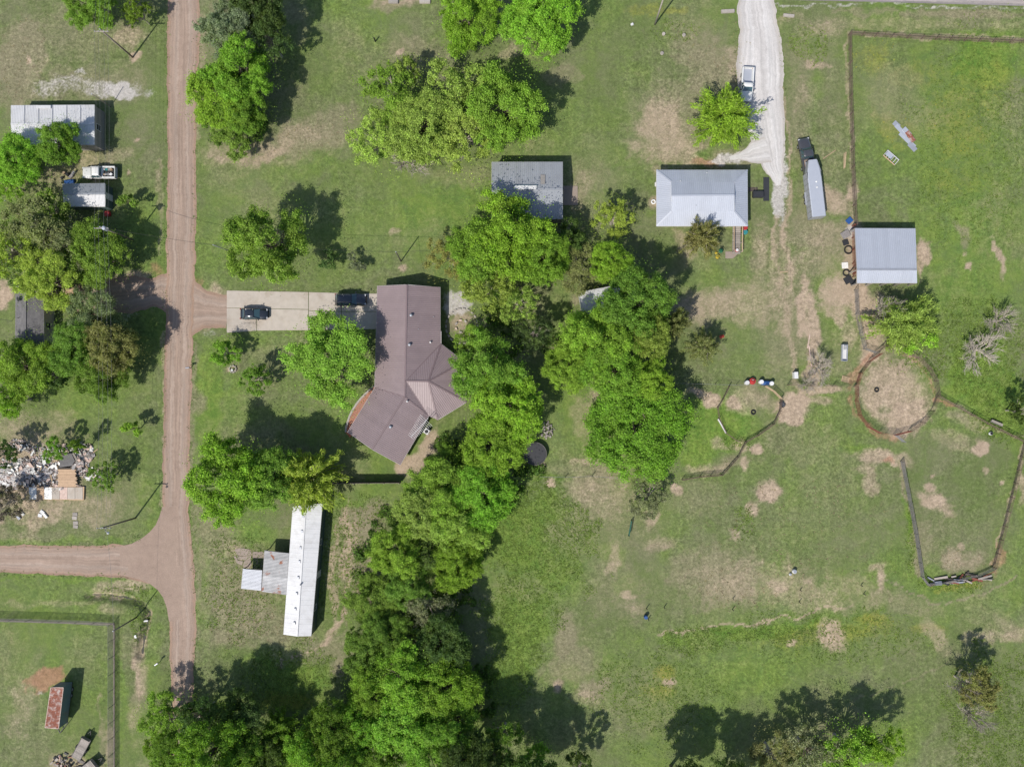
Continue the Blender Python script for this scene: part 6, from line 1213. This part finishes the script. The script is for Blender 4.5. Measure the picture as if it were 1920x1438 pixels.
# ------------------------------------------------------------------ trees
def unit(v): return v / np.maximum(np.linalg.norm(v, axis=1, keepdims=True), 1e-6)
def leaf_quads(r, c, n, size, el=1.6, tang=None):
    k = len(c); n = unit(n)
    t = r.normal(size=(k, 3)) if tang is None else tang + r.normal(size=(k, 3)) * .25
    t = unit(t - n * (t * n).sum(1, keepdims=True)); b = np.cross(n, t)
    l = (size * r.uniform(.65, 1.35, k))[:, None]; w = l / el
    dr = n * l * .12
    V = np.stack([c - t * l / 2 - dr, c + b * w / 2, c + t * l / 2 - dr, c - b * w / 2], 1).reshape(-1, 3)
    return V
def sph(r, k):
    return unit(r.normal(size=(k, 3)))
def make_proto(kind, seed, R, h):
    """crown + trunk meshes for a tree of radius R and height h standing at the origin"""
    r = np.random.RandomState(seed); zc, hc = h * .60, h * .40
    ph = r.uniform(0, 6.28, 4)
    fth = lambda th: 1 + .13 * np.sin(2 * th + ph[0]) + .10 * np.sin(3 * th + ph[1]) + .08 * np.sin(5 * th + ph[2]) + .05 * np.sin(8 * th + ph[3])
    V = []
    if kind in ('b', 's', 'k'):
        nl = {'b': 9, 's': 8, 'k': 4}[kind]; per = {'b': 38, 's': 18, 'k': 12}[kind]; lf = {'b': 150, 's': 100, 'k': 95}[kind]; size = {'b': .225, 's': .235, 'k': .19}[kind]
        C = []; RC = []
        for l in range(nl):            # every main limb carries its own mass of foliage
            th = l * 6.283 / (nl - 1) + r.uniform(-.35, .35); ro = (r.uniform(.40, .74) if l < nl - 1 else r.uniform(0, .2)) * R
            zl = zc + hc * (r.uniform(-.35, .35) if l < nl - 1 else r.uniform(.3, .5)); rl = R * r.uniform(.24, .46)
            cl = np.array([math.cos(th) * ro, math.sin(th) * ro, zl])
            n_ = int(per * (rl / (R * .38)) ** 2); d = sph(r, n_); d[:, 2] = np.where(d[:, 2] < -.25, -d[:, 2], d[:, 2])
            rad = r.uniform(.25, 1.0, (n_, 1)) ** .5
            stretch = r.uniform(.8, 1.25, 2)
            C.append(cl + d * rad * np.array([rl * stretch[0], rl * stretch[1], rl * .62 * hc / (R * .62)])); RC.append(R * r.uniform(.055, .125, n_))
        C = np.concatenate(C); rc = np.concatenate(RC) * (1.0 if kind != 'k' else 1.7); ncl = len(C)
        for i in range(ncl):
            k = int(lf * (rc[i] / (R * .09)) ** 2) if kind != 'k' else lf; q = sph(r, k); q[:, 2] = np.where((q[:, 2] < -.1) & (r.rand(k) < .6), -q[:, 2], q[:, 2])
            rr = np.abs(r.normal(.75, .35, k))[:, None]
            pos = C[i] + q * rr * rc[i] * np.array([1, 1, .7])
            n = q * .55 + r.normal(size=(k, 3)) * .45 + np.array([-.12, -.16, .6])
            V.append(leaf_quads(r, pos, n, size))
        # stray sprays that break the outline
        k = 700 if kind != 'k' else 90; q = sph(r, k); th = np.arctan2(q[:, 1], q[:, 0]); pos = np.stack([q[:, 0] * R * fth(th) * .95, q[:, 1] * R * fth(th) * .95, zc + q[:, 2] * hc * .9], 1) + r.normal(size=(k, 3)) * R * .07
        V.append(leaf_quads(r, pos, r.normal(size=(k, 3)) + np.array([0, 0, .8]), size * .9))
    elif kind in ('f', 'c'):
        nb = 95 if kind == 'f' else 70; C = []; 
        for i in range(nb):
            th = r.uniform(0, 6.28); el = r.uniform(-.25, 1.25); L = R * r.uniform(.55, 1.05) * fth(np.array([th]))[0]
            d = np.array([math.cos(th) * math.cos(el), math.sin(th) * math.cos(el), math.sin(el)])
            base = np.array([0, 0, h * (.3 + .25 * r.rand())]); end = base + d * np.array([L, L, h * .52]); C.append(end)
            k = 150 if kind == 'f' else 95; t = r.uniform(.25, 1.0, k) ** .7; sp = R * .055
            pos = base + (end - base) * t[:, None] + r.normal(size=(k, 3)) * sp * (1.3 - .6 * t[:, None])
            pos[:, 2] -= (t ** 2) * h * .05
            V.append(leaf_quads(r, pos, r.normal(size=(k, 3)) * .7 + np.array([0, 0, .7]), .52 if kind == 'f' else .4, 5.0, tang=np.tile(d * np.array([1, 1, .6]), (k, 1)) + r.normal(size=(k, 3)) * .35))
        C = np.array(C)
    elif kind == 'n':
        C = None
        k = 160; q = sph(r, k); q[:, 2] = abs(q[:, 2]); V.append(leaf_quads(r, q * np.array([R, R, h * .45]) * r.uniform(.3, .95, k)[:, None] + np.array([0, 0, h * .35]), r.normal(size=(k, 3)), .2))
    V = np.concatenate(V); crown = npmesh("crown", V, np.arange(len(V)).reshape(-1, 4), 'leaf')
    # trunk and limbs
    mb = MB(); tr = max(.09, R * .045)
    mb.tube([(0, 0, -.1), (.05 * R * .2, 0, h * .25), (0, .03 * R, h * .55)], [tr * 1.25, tr, tr * .6], 8)
    if kind != 'n':
        m = min(len(C), 42 if kind in 'sb' else 26)
        for i in r.choice(len(C), m, replace=False):
            z0 = h * r.uniform(.18, .5); e = Vector(C[i]); a = Vector((0, 0, z0)); mid = a.lerp(e, .5) + Vector(r.normal(size=3) * R * .06)
            mb.tube([a, mid, e], [tr * .42, tr * .26, tr * .08], 5, False)
    else:
        def grow(p, d, L, rad, lev):
            q1 = p + d * L * .5 + Vector(r.normal(size=3)) * L * .06; q2 = p + d * L + Vector(r.normal(size=3)) * L * .08
            mb.tube([p, q1, q2], [rad, rad * .8, rad * .5], 5 if lev < 2 else 4, False)
            if lev >= 3: return
            for s in range(5 if lev < 2 else 4):
                f = r.uniform(.35, 1.0); nd = (d + Vector(r.normal(size=3)) * .42 + Vector((0, 0, .06))).normalized(); nd.z = max(nd.z, .02)
                grow(p.lerp(q2, f), nd, L * r.uniform(.5, .75), rad * .55, lev + 1)
        for k in range(8):
            th = k * .8 + r.uniform(-.3, .3); el = r.uniform(.25, 1.2); d = Vector((math.cos(th) * math.cos(el), math.sin(th) * math.cos(el), math.sin(el)))
            grow(Vector((0, 0, h * r.uniform(.1, .3))), d, R * .62, tr * .55, 0)
    return dict(R=R, h=h, crown=crown, trunk=mb.mesh("trunk", 'twig' if kind in ('n', 'c', 's') else 'bark'))
PROTO = {}
for kind, R, h, n in (('b', 6.5, 10.5, 4), ('bm', 4.2, 7.5, 3), ('s', 5.5, 8.5, 3), ('k', 2.2, 3.0, 2), ('f', 5.0, 8.0, 2), ('c', 3.5, 5.5, 2), ('n', 4.0, 5.0, 2)):
    PROTO[kind] = [make_proto(kind[0] if kind != 'bm' else 'b', 100 * len(kind) + ord(kind[0]) + 7 * i, R, h) for i in range(n)] if kind != 'bm' else None
    if kind == 'bm':
        PROTO[kind] = []
        for i in range(n):
            # medium trees: fewer, coarser clumps
            PROTO[kind].append(make_proto('k', 500 + i, R, h)) if False else PROTO[kind].append(make_proto('s', 500 + 3 * i, R, h))
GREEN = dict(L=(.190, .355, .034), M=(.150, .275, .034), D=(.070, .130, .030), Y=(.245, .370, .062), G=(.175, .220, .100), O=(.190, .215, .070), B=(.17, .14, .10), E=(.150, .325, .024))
WOOD = "trees in the wooded strip"; LOW = "trees of the lower wood"; RD = "roadside thicket trees"; WY = "trees shading the western yards"; LC = "lawn cluster trees"; SH = "trees along the field's shaded end"
TREES = [
 # x, y, r (survey), height, kind, green, name, label, group
 (172,6,50,8,'b','M','broadleaf_tree',"dense green tree overhanging the lawn just above the tall utility pole",None),
 (256,22,27,6,'s','M','broadleaf_tree',"smaller green tree between tall utility pole and dirt road",None),
 (480,12,58,12,'b','D','broadleaf_tree',"darkest green tree of the roadside thicket",None),
 (425,66,54,11,'b','G','broadleaf_tree',"grey-green tree of the roadside thicket overhanging the dirt road",None),
 (448,135,60,11,'b','L','broadleaf_tree',"bright green rounded tree in the middle of the roadside thicket",None),
 (408,185,54,9,'b','L','broadleaf_tree',"bright green tree reaching over the dirt road's edge",None),
 (455,215,48,9,'b','M','broadleaf_tree',"mid-green tree at the lawn side of the roadside thicket",None),
 (440,262,42,6,'s','M','broadleaf_tree',"sparse low tree with bare limbs ending the roadside thicket",None),
 (880,38,60,9,'b','L','broadleaf_tree',"bright green tree beside its twin above the lawn cluster",None),
 (1010,42,66,11,'b','L','broadleaf_tree',"bright green tree casting shade on wide lawn towards the grey pole",None),
 (738,180,62,8,'s','M','broadleaf_tree',"sparse tree with pale bare limbs at lawn cluster's outer edge",None),
 (712,262,58,7,'s','Y','broadleaf_tree',"sparse yellow-green tree with bare tips nearest the dry lawn track",None),
 (768,130,26,7,'s','Y','broadleaf_tree',"narrow yellow-green treetop rising at the top of the lawn cluster",None),
 (795,235,66,9,'b','Y','broadleaf_tree',"yellow-green tree in the lawn cluster above the grey workshop",LC),
 (850,170,66,9,'s','Y','broadleaf_tree',"yellow-green tree in the lawn cluster above the grey workshop",LC),
 (872,255,66,9,'s','Y','broadleaf_tree',"yellow-green tree in the lawn cluster above the grey workshop",LC),
 (950,205,72,11,'b','L','broadleaf_tree',"brightest dense tree of the lawn cluster, beside the workshop corner",None),
 (762,290,52,6,'n','Y','bare_tree',"leafless pale-branched tree at the lawn cluster's lower edge",None),
 (1364,219,68,8,'f','L','lime_tree',"round lime-green tree overhanging the white pickup on gravel drive",None),
 (505,462,76,13,'b','Y','broadleaf_tree',"large yellow-green tree on lawn above the concrete driveway",None),
 (615,490,26,3.2,'k','D','shrub',"dark evergreen shrub in the shade of the large yellow-green tree",None),
 (667,494,22,2.6,'k','G','shrub',"pale grassy shrub beside the dark evergreen shrub",None),
 (32,300,56,8,'b','L','broadleaf_tree',"bright green tree spreading before the white-roofed mobile home",None),
 (112,265,46,8,'b','M','broadleaf_tree',"green tree overlapping the white mobile home roof",None),
 (15,345,40,6,'s','L','broadleaf_tree',"low bright tree beside the mobile home's dirt yard",None),
 (72,425,68,9,'s','O','broadleaf_tree',"dull olive tree in the grove behind the small shed",None),
 (18,470,52,8,'s','Y','broadleaf_tree',"yellowish tree at the grove edge beside the sand pile",None),
 (90,530,58,9,'b','Y','broadleaf_tree',"yellow-green tree leaning over the grey shingle roof",None),
 (132,465,44,8,'s','G','broadleaf_tree',"grey-green tree in the grove below the transformer pole",None),
 (182,480,56,8,'b','M','broadleaf_tree',"mid-green tree under the overhead wires above the dirt drive",None),
 (100,395,36,7,'s','M','broadleaf_tree',"small green tree just behind the small shed",None),
 (242,378,20,3.5,'k','M','shrub',"green shrub at the corner of the small shed",None),
 (175,600,58,8,'b','G','broadleaf_tree',"grey-green tree beside the bungalow under the wires",None),
 (150,650,52,9,'b','M','broadleaf_tree',"mid-green tree in the bungalow grove below the dirt drive",WY),
 (205,655,55,10,'b','O','broadleaf_tree',"olive tree of the bungalow grove nearest the dirt road",None),
 (195,708,48,8,'b','M','broadleaf_tree',"mid-green tree in the bungalow grove below the dirt drive",WY),
 (45,690,60,8,'b','L','broadleaf_tree',"bright green tree at the end wall of the bungalow",None),
 (22,748,42,7,'s','L','broadleaf_tree',"bright low tree at the lawn edge above the rubble",None),
 (98,700,36,7,'s','D','broadleaf_tree',"dark tree squeezed between two bungalow grove trees",None),
 (250,803,20,3.8,'k','L','young_tree',"small bright young tree on lawn between rubble and dirt road",None),
 (198,893,30,5,'s','M','young_tree',"round young tree standing beside the collapsed house",None),
 (100,842,25,5,'s','L','broadleaf_tree',"leafy sapling growing out of the collapsed house",None),
 (148,836,17,5.5,'k','M','young_tree',"slim sapling at the splintered corner of the rubble",None),
 (4,852,27,6.5,'s','D','broadleaf_tree',"dark sparse tree at the back of the rubble",None),
 (14,942,36,6,'s','B','broadleaf_tree',"scorched brownish tree at the lower edge of the rubble",None),
 (425,660,30,5,'s','L','young_tree',"small bright tree on lawn just below the concrete driveway",None),
 (478,712,30,5.5,'s','M','young_tree',"small mid-green tree beside the fire pit",None),
 (615,678,84,9,'b','L','broadleaf_tree',"large round tree against the brown-roofed house and driveway",None),
 (435,902,78,12,'b','L','broadleaf_tree',"large bright tree at the roadside below the angled wing",None),
 (508,900,54,11,'b','M','broadleaf_tree',"mid-green tree between large bright and feathery trees",None),
 (572,898,72,10,'f','Y','feathery_tree',"feathery yellow-green tree over the long mobile home's end",None),
 (955,435,82,12,'b','L','broadleaf_tree',"tallest bright tree at the lower corner of the grey workshop",None),
 (898,475,58,11,'b','L','broadleaf_tree',"bright tree beside the tallest one below the workshop",None),
 (1015,480,50,10,'b','L','broadleaf_tree',"bright tree under the workshop's shaded corner",None),
 (845,480,46,6,'s','O','broadleaf_tree',"sparse olive tree beside the dark service pole lawn",None),
 (912,545,54,9,'s','Y','broadleaf_tree',"yellowish tree above the house's rear paving",None),
 (965,565,44,8,'s','Y','broadleaf_tree',"yellowish tree above the dark glade behind the house",None),
 (1150,408,40,7,'s','Y','broadleaf_tree',"pale lime tree standing alone towards the farmhouse lawn",None),
 (1145,488,44,8,'b','L','broadleaf_tree',"bright round tree below the pale lime tree",None),
 (1085,505,48,6,'s','O','broadleaf_tree',"sparse brownish olive tree between two bright trees",None),
 (1065,440,36,7,'s','D','broadleaf_tree',"dark tree in the workshop's shade",None),
 (1195,565,62,12,'b','M','broadleaf_tree',"tall mid-green tree over the hidden storage trailer",None),
 (1215,632,45,10,'b','Y','broadleaf_tree',"lime-yellow round treetop in the grove by the hidden trailer",None),
 (1265,605,36,8,'f','O','feathery_tree',"feathery olive tree at the field side of the hidden trailer grove",None),
 (1115,635,66,11,'b','L','broadleaf_tree',"bright tree in the grove around the hidden storage trailer",WOOD),
 (1068,690,46,9,'b','L','broadleaf_tree',"bright tree in the grove around the hidden storage trailer",WOOD),
 (1150,695,68,10,'b','L','broadleaf_tree',"bright tree in the grove around the hidden storage trailer",WOOD),
 (1215,705,44,9,'b','L','broadleaf_tree',"bright tree in the grove around the hidden storage trailer",WOOD),
 (1322,652,38,5.5,'c','O','cedar_tree',"sparse olive cedar casting long shade at the field edge",None),
 (1195,812,90,8,'b','E','broadleaf_tree',"broad dense green tree above the grey-green tree and meadow",None),
 (1215,934,46,5,'s','G','broadleaf_tree',"round silvery grey-green tree in the meadow",None),
 (915,690,70,11,'b','L','broadleaf_tree',"bright tree over the octagonal roof end of the house",None),
 (882,640,34,7,'s','M','broadleaf_tree',"green tree beside the round flower bed",None),
 (948,765,64,10,'b','L','broadleaf_tree',"bright tree between the octagonal roof end and stone heap",None),
 (918,840,66,10,'b','L','broadleaf_tree',"bright tree beside the trampoline",None),
 (838,880,44,8,'b','M','broadleaf_tree',"mid-green tree behind the board fence end",None),
 (830,925,66,9,'b','L','broadleaf_tree',"large bright tree at the end of the tall board fence",None),
 (900,925,60,9,'b','E','broadleaf_tree',"deep green tree of the wooded strip below the trampoline",None),
 (790,965,56,9,'b','Y','broadleaf_tree',"yellow-green tree of the wooded strip beside the grassy garden plot",None),
 (870,985,58,9,'b','Y','broadleaf_tree',"yellow-green tree of the wooded strip at the meadow edge",None),
 (745,1035,52,9,'b','L','broadleaf_tree',"bright tree bulging from the wooded strip towards garden rows",None),
 (855,1055,46,8,'b','L','broadleaf_tree',"lowest bright tree of the strip, jutting into the meadow",None),
 (800,1045,44,7,'s','D','broadleaf_tree',"dark tree in the hollow of the wooded strip",None),
 (695,1130,52,7,'b','M','broadleaf_tree',"soft mid-green tree beside the garden rows",None),
 (722,1185,48,8,'b','M','broadleaf_tree',"soft mid-green tree just below its like beside garden rows",None),
 (800,1135,46,8,'s','G','broadleaf_tree',"pale grey-green tree in the lower wood's dark hollow",None),
 (825,1205,58,10,'b','D','broadleaf_tree',"dark tree shading the meadow beside the lower wood",None),
 (752,1265,70,11,'b','L','broadleaf_tree',"bright crown in the heart of the lower wood",LOW),
 (695,1290,48,9,'b','L','broadleaf_tree',"bright crown in the heart of the lower wood",LOW),
 (832,1290,60,10,'b','L','broadleaf_tree',"bright crown in the heart of the lower wood",LOW),
 (762,1362,66,11,'b','L','broadleaf_tree',"bright crown in the heart of the lower wood",LOW),
 (715,1415,50,9,'b','M','broadleaf_tree',"mid-green crown in the lower wood beyond weed bank",None),
 (800,1415,52,9,'b','L','broadleaf_tree',"bright crown at the lower wood's far border",None),
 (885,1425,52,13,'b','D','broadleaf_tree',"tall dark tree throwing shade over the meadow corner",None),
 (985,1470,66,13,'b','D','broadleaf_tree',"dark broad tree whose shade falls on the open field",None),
 (308,1345,50,7,'s','L','broadleaf_tree',"bright tree beside the dirt road's narrow lower end",None),
 (398,1405,62,15,'b','M','broadleaf_tree',"tall green tree shading the end of the dirt road",None),
 (330,1420,46,8,'b','M','broadleaf_tree',"green tree across the ditch from the chain-link yard",None),
 (462,1410,44,11,'b','M','broadleaf_tree',"green tree between tall roadside tree and feathery one",None),
 (518,1372,44,7,'f','M','feathery_tree',"feathery green tree below the weed bank",None),
 (590,1410,58,12,'b','L','broadleaf_tree',"tall bright tree below the weed bank's yellow flowers",None),
 (535,1425,42,7,'b','L','broadleaf_tree',"bright low tree at the foot of the feathery green tree",None),
 (650,1425,48,12,'b','M','broadleaf_tree',"green tree joining the weed bank and lower wood",None),
 (445,1345,52,10,'b','D','broadleaf_tree',"dark tree shading the dirt road's end beside the weed bank",None),
 (372,1345,40,9,'s','D','broadleaf_tree',"dark sparse tree hiding the end of the dirt road",None),
 (622,1370,50,11,'b','M','broadleaf_tree',"green tree just below the yellow-flowered weed bank",None),
 (685,1365,52,10,'b','L','broadleaf_tree',"bright crown between weed bank and the lower wood's heart",None),
 (852,1365,54,11,'b','M','broadleaf_tree',"mid-green crown where the lower wood meets the meadow shade",None),
 (925,1425,46,11,'s','D','broadleaf_tree',"dark crown beside the tall dark meadow-corner tree",None),
 (690,1215,46,8,'b','M','broadleaf_tree',"mid-green crown joining garden-row trees to the lower wood",None),
 (500,1425,44,9,'b','D','broadleaf_tree',"dark crown behind the feathery green tree",None),
 (770,1095,44,8,'b','M','broadleaf_tree',"mid-green crown over the wooded strip's dark hollow",None),
 (1008,1436,44,8,'s','L','broadleaf_tree',"bright low tree under the dark broad tree's shade at field edge",None),
 (1085,1440,34,8,'s','D','broadleaf_tree',"dark sparse tree at the open field's shaded edge",None),
 (945,1385,40,9,'s','M','broadleaf_tree',"mid-green sparse tree at the shaded meadow corner",None),
 (505,75,42,9,'s','D','broadleaf_tree',"dark sparse tree on the lawn side of roadside thicket's top",None),
 (1002,622,36,8,'s','D','broadleaf_tree',"dark sparse tree in the shaded glade behind the house",None),
 (285,1395,22,4,'k','L','shrub',"bright shrub at the ditch end near chain-link fence",None),
 (1320,442,44,6.5,'c','O','cedar_tree',"olive cedar overlapping the farmhouse's white roof",None),
 (1702,602,70,6.5,'f','Y','willow_tree',"feathery yellow-green tree between barn and round pen",None),
 (1662,585,40,5.5,'n','Y','bare_tree',"grey leafless tree at the barn's lower edge",None),
 (1722,640,34,4,'k','L','shrub',"low bright shrub clump under the feathery tree by the barn",None),
 (1880,600,38,3.2,'n','Y','bare_tree',"grey leafless brush beside the fallen limbs in pasture",None),
 (1838,655,50,3.2,'n','Y','bare_tree',"wide grey leafless brush heap in the pasture",None),
 (1920,770,26,7,'s','D','broadleaf_tree',"dark tree at the pasture's outer paddock corner",None),
 (1540,690,34,3,'n','Y','bare_tree',"thin leafless brush beside the white feed box",None),
 (1515,720,22,2.2,'n','Y','bare_tree',"small leafless brush leaning on the lot fence",None),
 (1592,1408,64,9,'s','L','broadleaf_tree',"bright ragged tree casting long shade on the lower field",None),
 (1520,1412,60,8.5,'s','G','broadleaf_tree',"grey-green ragged tree beside the bright ragged tree",None),
 (1452,1418,48,7.5,'s','O','broadleaf_tree',"olive ragged tree beside the grey-green ragged tree",None),
 (1650,1398,44,8.5,'s','L','broadleaf_tree',"slim bright tree at the outer end of the ragged row",None),
 (1818,1285,38,6.5,'n','Y','bare_tree',"pale leafless tree in the lush corner field",None),
 (1835,1288,42,8,'s','O','broadleaf_tree',"olive half-bare tree beside the pale leafless tree",None),
 (1830,1345,36,5,'n','Y','bare_tree',"fallen pale branches in the lush corner field",None),
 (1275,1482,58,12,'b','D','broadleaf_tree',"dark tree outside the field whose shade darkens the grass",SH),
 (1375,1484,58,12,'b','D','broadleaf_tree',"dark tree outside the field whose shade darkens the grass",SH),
]
def plant(x, y, r, h, kind, g, name, label, group, i):
    zc = h * .6; loc = P(x, y, zc); loc.z = 0; rm = r * S * (1 - zc / H)
    pr = PROTO['bm'] if (kind == 's' and r < 40) else PROTO[kind]; p = pr[i % len(pr)]
    t = thing(name, label, "shrub" if name == 'shrub' else "tree", loc, rnd.uniform(0, 6.28), group)
    k_ = 1.10 if kind in 'bs' else 1.0; t.scale = (k_ * rm / p['R'], k_ * rm / p['R'], h / p['h'])
    link("trunk", p['trunk'], t); c = link("crown", p['crown'], t)
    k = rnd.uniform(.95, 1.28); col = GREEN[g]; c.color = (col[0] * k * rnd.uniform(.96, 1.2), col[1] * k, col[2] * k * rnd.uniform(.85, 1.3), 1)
    return t
for i, T in enumerate(TREES):
    g = T[8]
    plant(*T[:8], "trees in the wooded strip below the house" if g == 'strip' else g, i)
# low brush filling the wood floor and weed banks
BRUSH = [(700,1060,40,60),(760,1100,70,40),(850,1000,60,90),(860,880,60,70),(780,1200,70,60),(760,1330,110,80),(560,1400,120,40),(400,1350,60,40),(950,930,40,30),(60,480,70,60),(140,680,70,40),(1090,660,70,60),(940,620,40,60),(440,230,60,50),(850,1130,50,40),(1560,1420,120,20),(860,1390,70,40),(900,1300,40,50),(720,1000,30,50),(990,880,30,20)]
r0_ = np.random.RandomState(99); nb = 0
V = []
for bx_, by_, rx_, ry_ in BRUSH:
    n_ = int(rx_ * ry_ * .012) + 6
    for k in range(n_):
        a, d = r0_.uniform(0, 6.28), math.sqrt(r0_.rand()); c = P(bx_ + rx_ * d * math.cos(a), by_ + ry_ * d * math.sin(a)); q = sph(r0_, 90); q[:, 2] = abs(q[:, 2]); R0 = r0_.uniform(.5, 1.3)
        V.append(leaf_quads(r0_, np.array(c) + q * R0 * np.array([1, 1, .8]) * r0_.uniform(.5, 1, (90, 1)), q + r0_.normal(size=(90, 3)) * .4 + np.array([0, 0, .4]), .3))
V = np.concatenate(V); br = link("undergrowth", npmesh("undergrowth", V, np.arange(len(V)).reshape(-1, 4), 'leaf')); br.color = (.08, .16, .022, 1)
tag(br, "tangled green undergrowth filling the floor of the wooded strip", "undergrowth", kind="stuff")

# ------------------------------------------------------------------ grass tufts where the turf is long
def tuft_field(name, label, n, seed, size, col, dens, hgt):
    r = np.random.RandomState(seed); x = r.uniform(-20, 1940, n * 6); y = r.uniform(-20, 1460, n * 6)
    w = dens(x, y); keep = np.where(r.rand(len(x)) < w)[0][:n]; x, y = x[keep], y[keep]; k = len(x)
    z = ditch_depth(x, y)
    c = np.stack([(x - NX) * S, -(y - NY) * S, z], 1)
    B = 3; c = np.repeat(c, B, 0) + np.concatenate([r.normal(size=(k * B, 2)) * size * .35, np.zeros((k * B, 1))], 1)
    th = r.uniform(0, 6.28, k * B); lean = r.uniform(.5, 1.1, k * B)[:, None]; d = np.stack([np.cos(th), np.sin(th), np.zeros(k * B)], 1); s = np.stack([-np.sin(th), np.cos(th), np.zeros(k * B)], 1)
    L = (size * r.uniform(.6, 1.4, k * B))[:, None]; wd = L * .16
    tip = c + d * L * lean + np.array([0, 0, 1]) * L * hgt
    V = np.stack([c - s * wd, c + s * wd, tip], 1).reshape(-1, 3)
    o = link(name, npmesh(name, V, np.arange(len(V)).reshape(-1, 3), 'leaf')); o.color = (*col, 1)
    return tag(o, label, "grass", kind="stuff")
def in_any(x, y, bl):
    w = np.zeros(len(x))
    nz = fbm(x, y, 30, 41, 3)
    for bx_, by_, rx_, ry_, v_ in bl: w = np.maximum(w, v_ * (1 - sstep(.75, 1.1, np.sqrt(((x - bx_) / rx_) ** 2 + ((y - by_) / ry_) ** 2) + nz)))
    return w * (.35 + 1.3 * vnoise(x, y, 9, 77))
MEADOW = [(1010,1010,120,120,1),(975,1150,75,110,1),(950,1270,50,60,.9),(1230,1310,120,90,.45),(1400,1190,190,16,1),(1300,1205,90,22,.9),(1790,1095,65,14,1),(1707,1000,8,75,1),(1800,640,120,80,.8),(1860,720,80,60,1),(1880,790,50,40,1),(1860,1340,90,120,1),(1560,1190,200,50,.35),(540,1270,90,60,1),(1380,830,26,12,1),(1395,980,20,35,.6),(640,1060,50,110,.55),(450,1110,70,110,.45),(262,1150,22,50,1),(215,1112,40,14,.6),(1520,85,40,35,.7),(1260,60,60,20,.3),(1820,250,110,220,.28),(700,960,45,40,.5)]
tuft_field("meadow_grass", "long bright grass growing in the meadow and field corners", 60000, 5, .30, (.145, .215, .040), lambda x, y: in_any(x, y, MEADOW) * .9, .38)
DRYG = [(450,1150,80,60,1),(690,970,45,35,1),(520,1180,60,40,.8),(420,1110,40,70,.7),(1420,1090,140,50,.5),(560,262,110,40,.3),(1500,1000,170,120,.25),(1800,1050,55,25,.6),(40,110,50,100,.3),(660,1080,30,60,.7),(1350,80,70,60,.25)]
tuft_field("dry_grass", "straw-coloured dry grass over the worn ground and garden rows", 16000, 6, .26, (.27, .21, .14), lambda x, y: in_any(x, y, DRYG) * .5, .35)
WEED = [(540,1310,60,20,1),(1245,1262,25,14,1),(1230,1295,35,14,.8),(1640,1162,45,16,.7),(1800,1098,60,8,1),(1550,1190,140,22,.5),(1800,230,70,80,.35),(1640,110,40,35,.4),(1680,240,40,30,.5)]
tuft_field("yellow_wildflowers", "yellow wildflowers scattered through the pasture and field strip", 6000, 8, .2, (.42, .36, .03), lambda x, y: in_any(x, y, WEED) * .5, .6)

def near_lines(x, y, lines, w):
    D = np.full(len(x), 1e9)
    for pts in lines:
        for (ax, ay), (cx, cy) in zip(pts[:-1], pts[1:]):
            t = np.clip(((x - ax) * (cx - ax) + (y - ay) * (cy - ay)) / ((cx - ax) ** 2 + (cy - ay) ** 2), 0, 1)
            D = np.minimum(D, np.hypot(x - ax - t * (cx - ax), y - ay - t * (cy - ay)))
    return np.clip(1 - D / w, 0, 1) * (.2 + 1.2 * vnoise(x, y, 11, 88))
VERGE = [[(313,0),(314,220),(312,420),(308,700),(303,960)],[(375,60),(368,220),(367,520)],[(361,640),(355,900),(361,1000),(368,1200),(362,1300)],[(0,1021),(220,1021),(275,1003)],[(0,1076),(230,1080),(282,1104),(306,1140),(314,1200),(318,1300)],[(1378,60),(1376,130),(1388,250)],[(1462,60),(1474,150),(1476,250),(1473,400)],[(425,626),(700,621)],[(425,542),(700,548)],[(1592,62),(1920,82)],[(1591,80),(1600,420)],[(1286,899),(1352,890),(1395,830),(1450,795)],[(1688,865),(1728,1080)],[(1918,832),(1860,1062)],[(1758,744),(1918,829)],[(214,1167),(214,1438)],[(0,1160),(214,1167)],[(612,906),(752,905)]]
tuft_field("verge_grass", "ragged grass tufts along road edges and fence lines", 14000, 12, .24, (.120, .175, .045), lambda x, y: near_lines(x, y, VERGE, 9), .45)
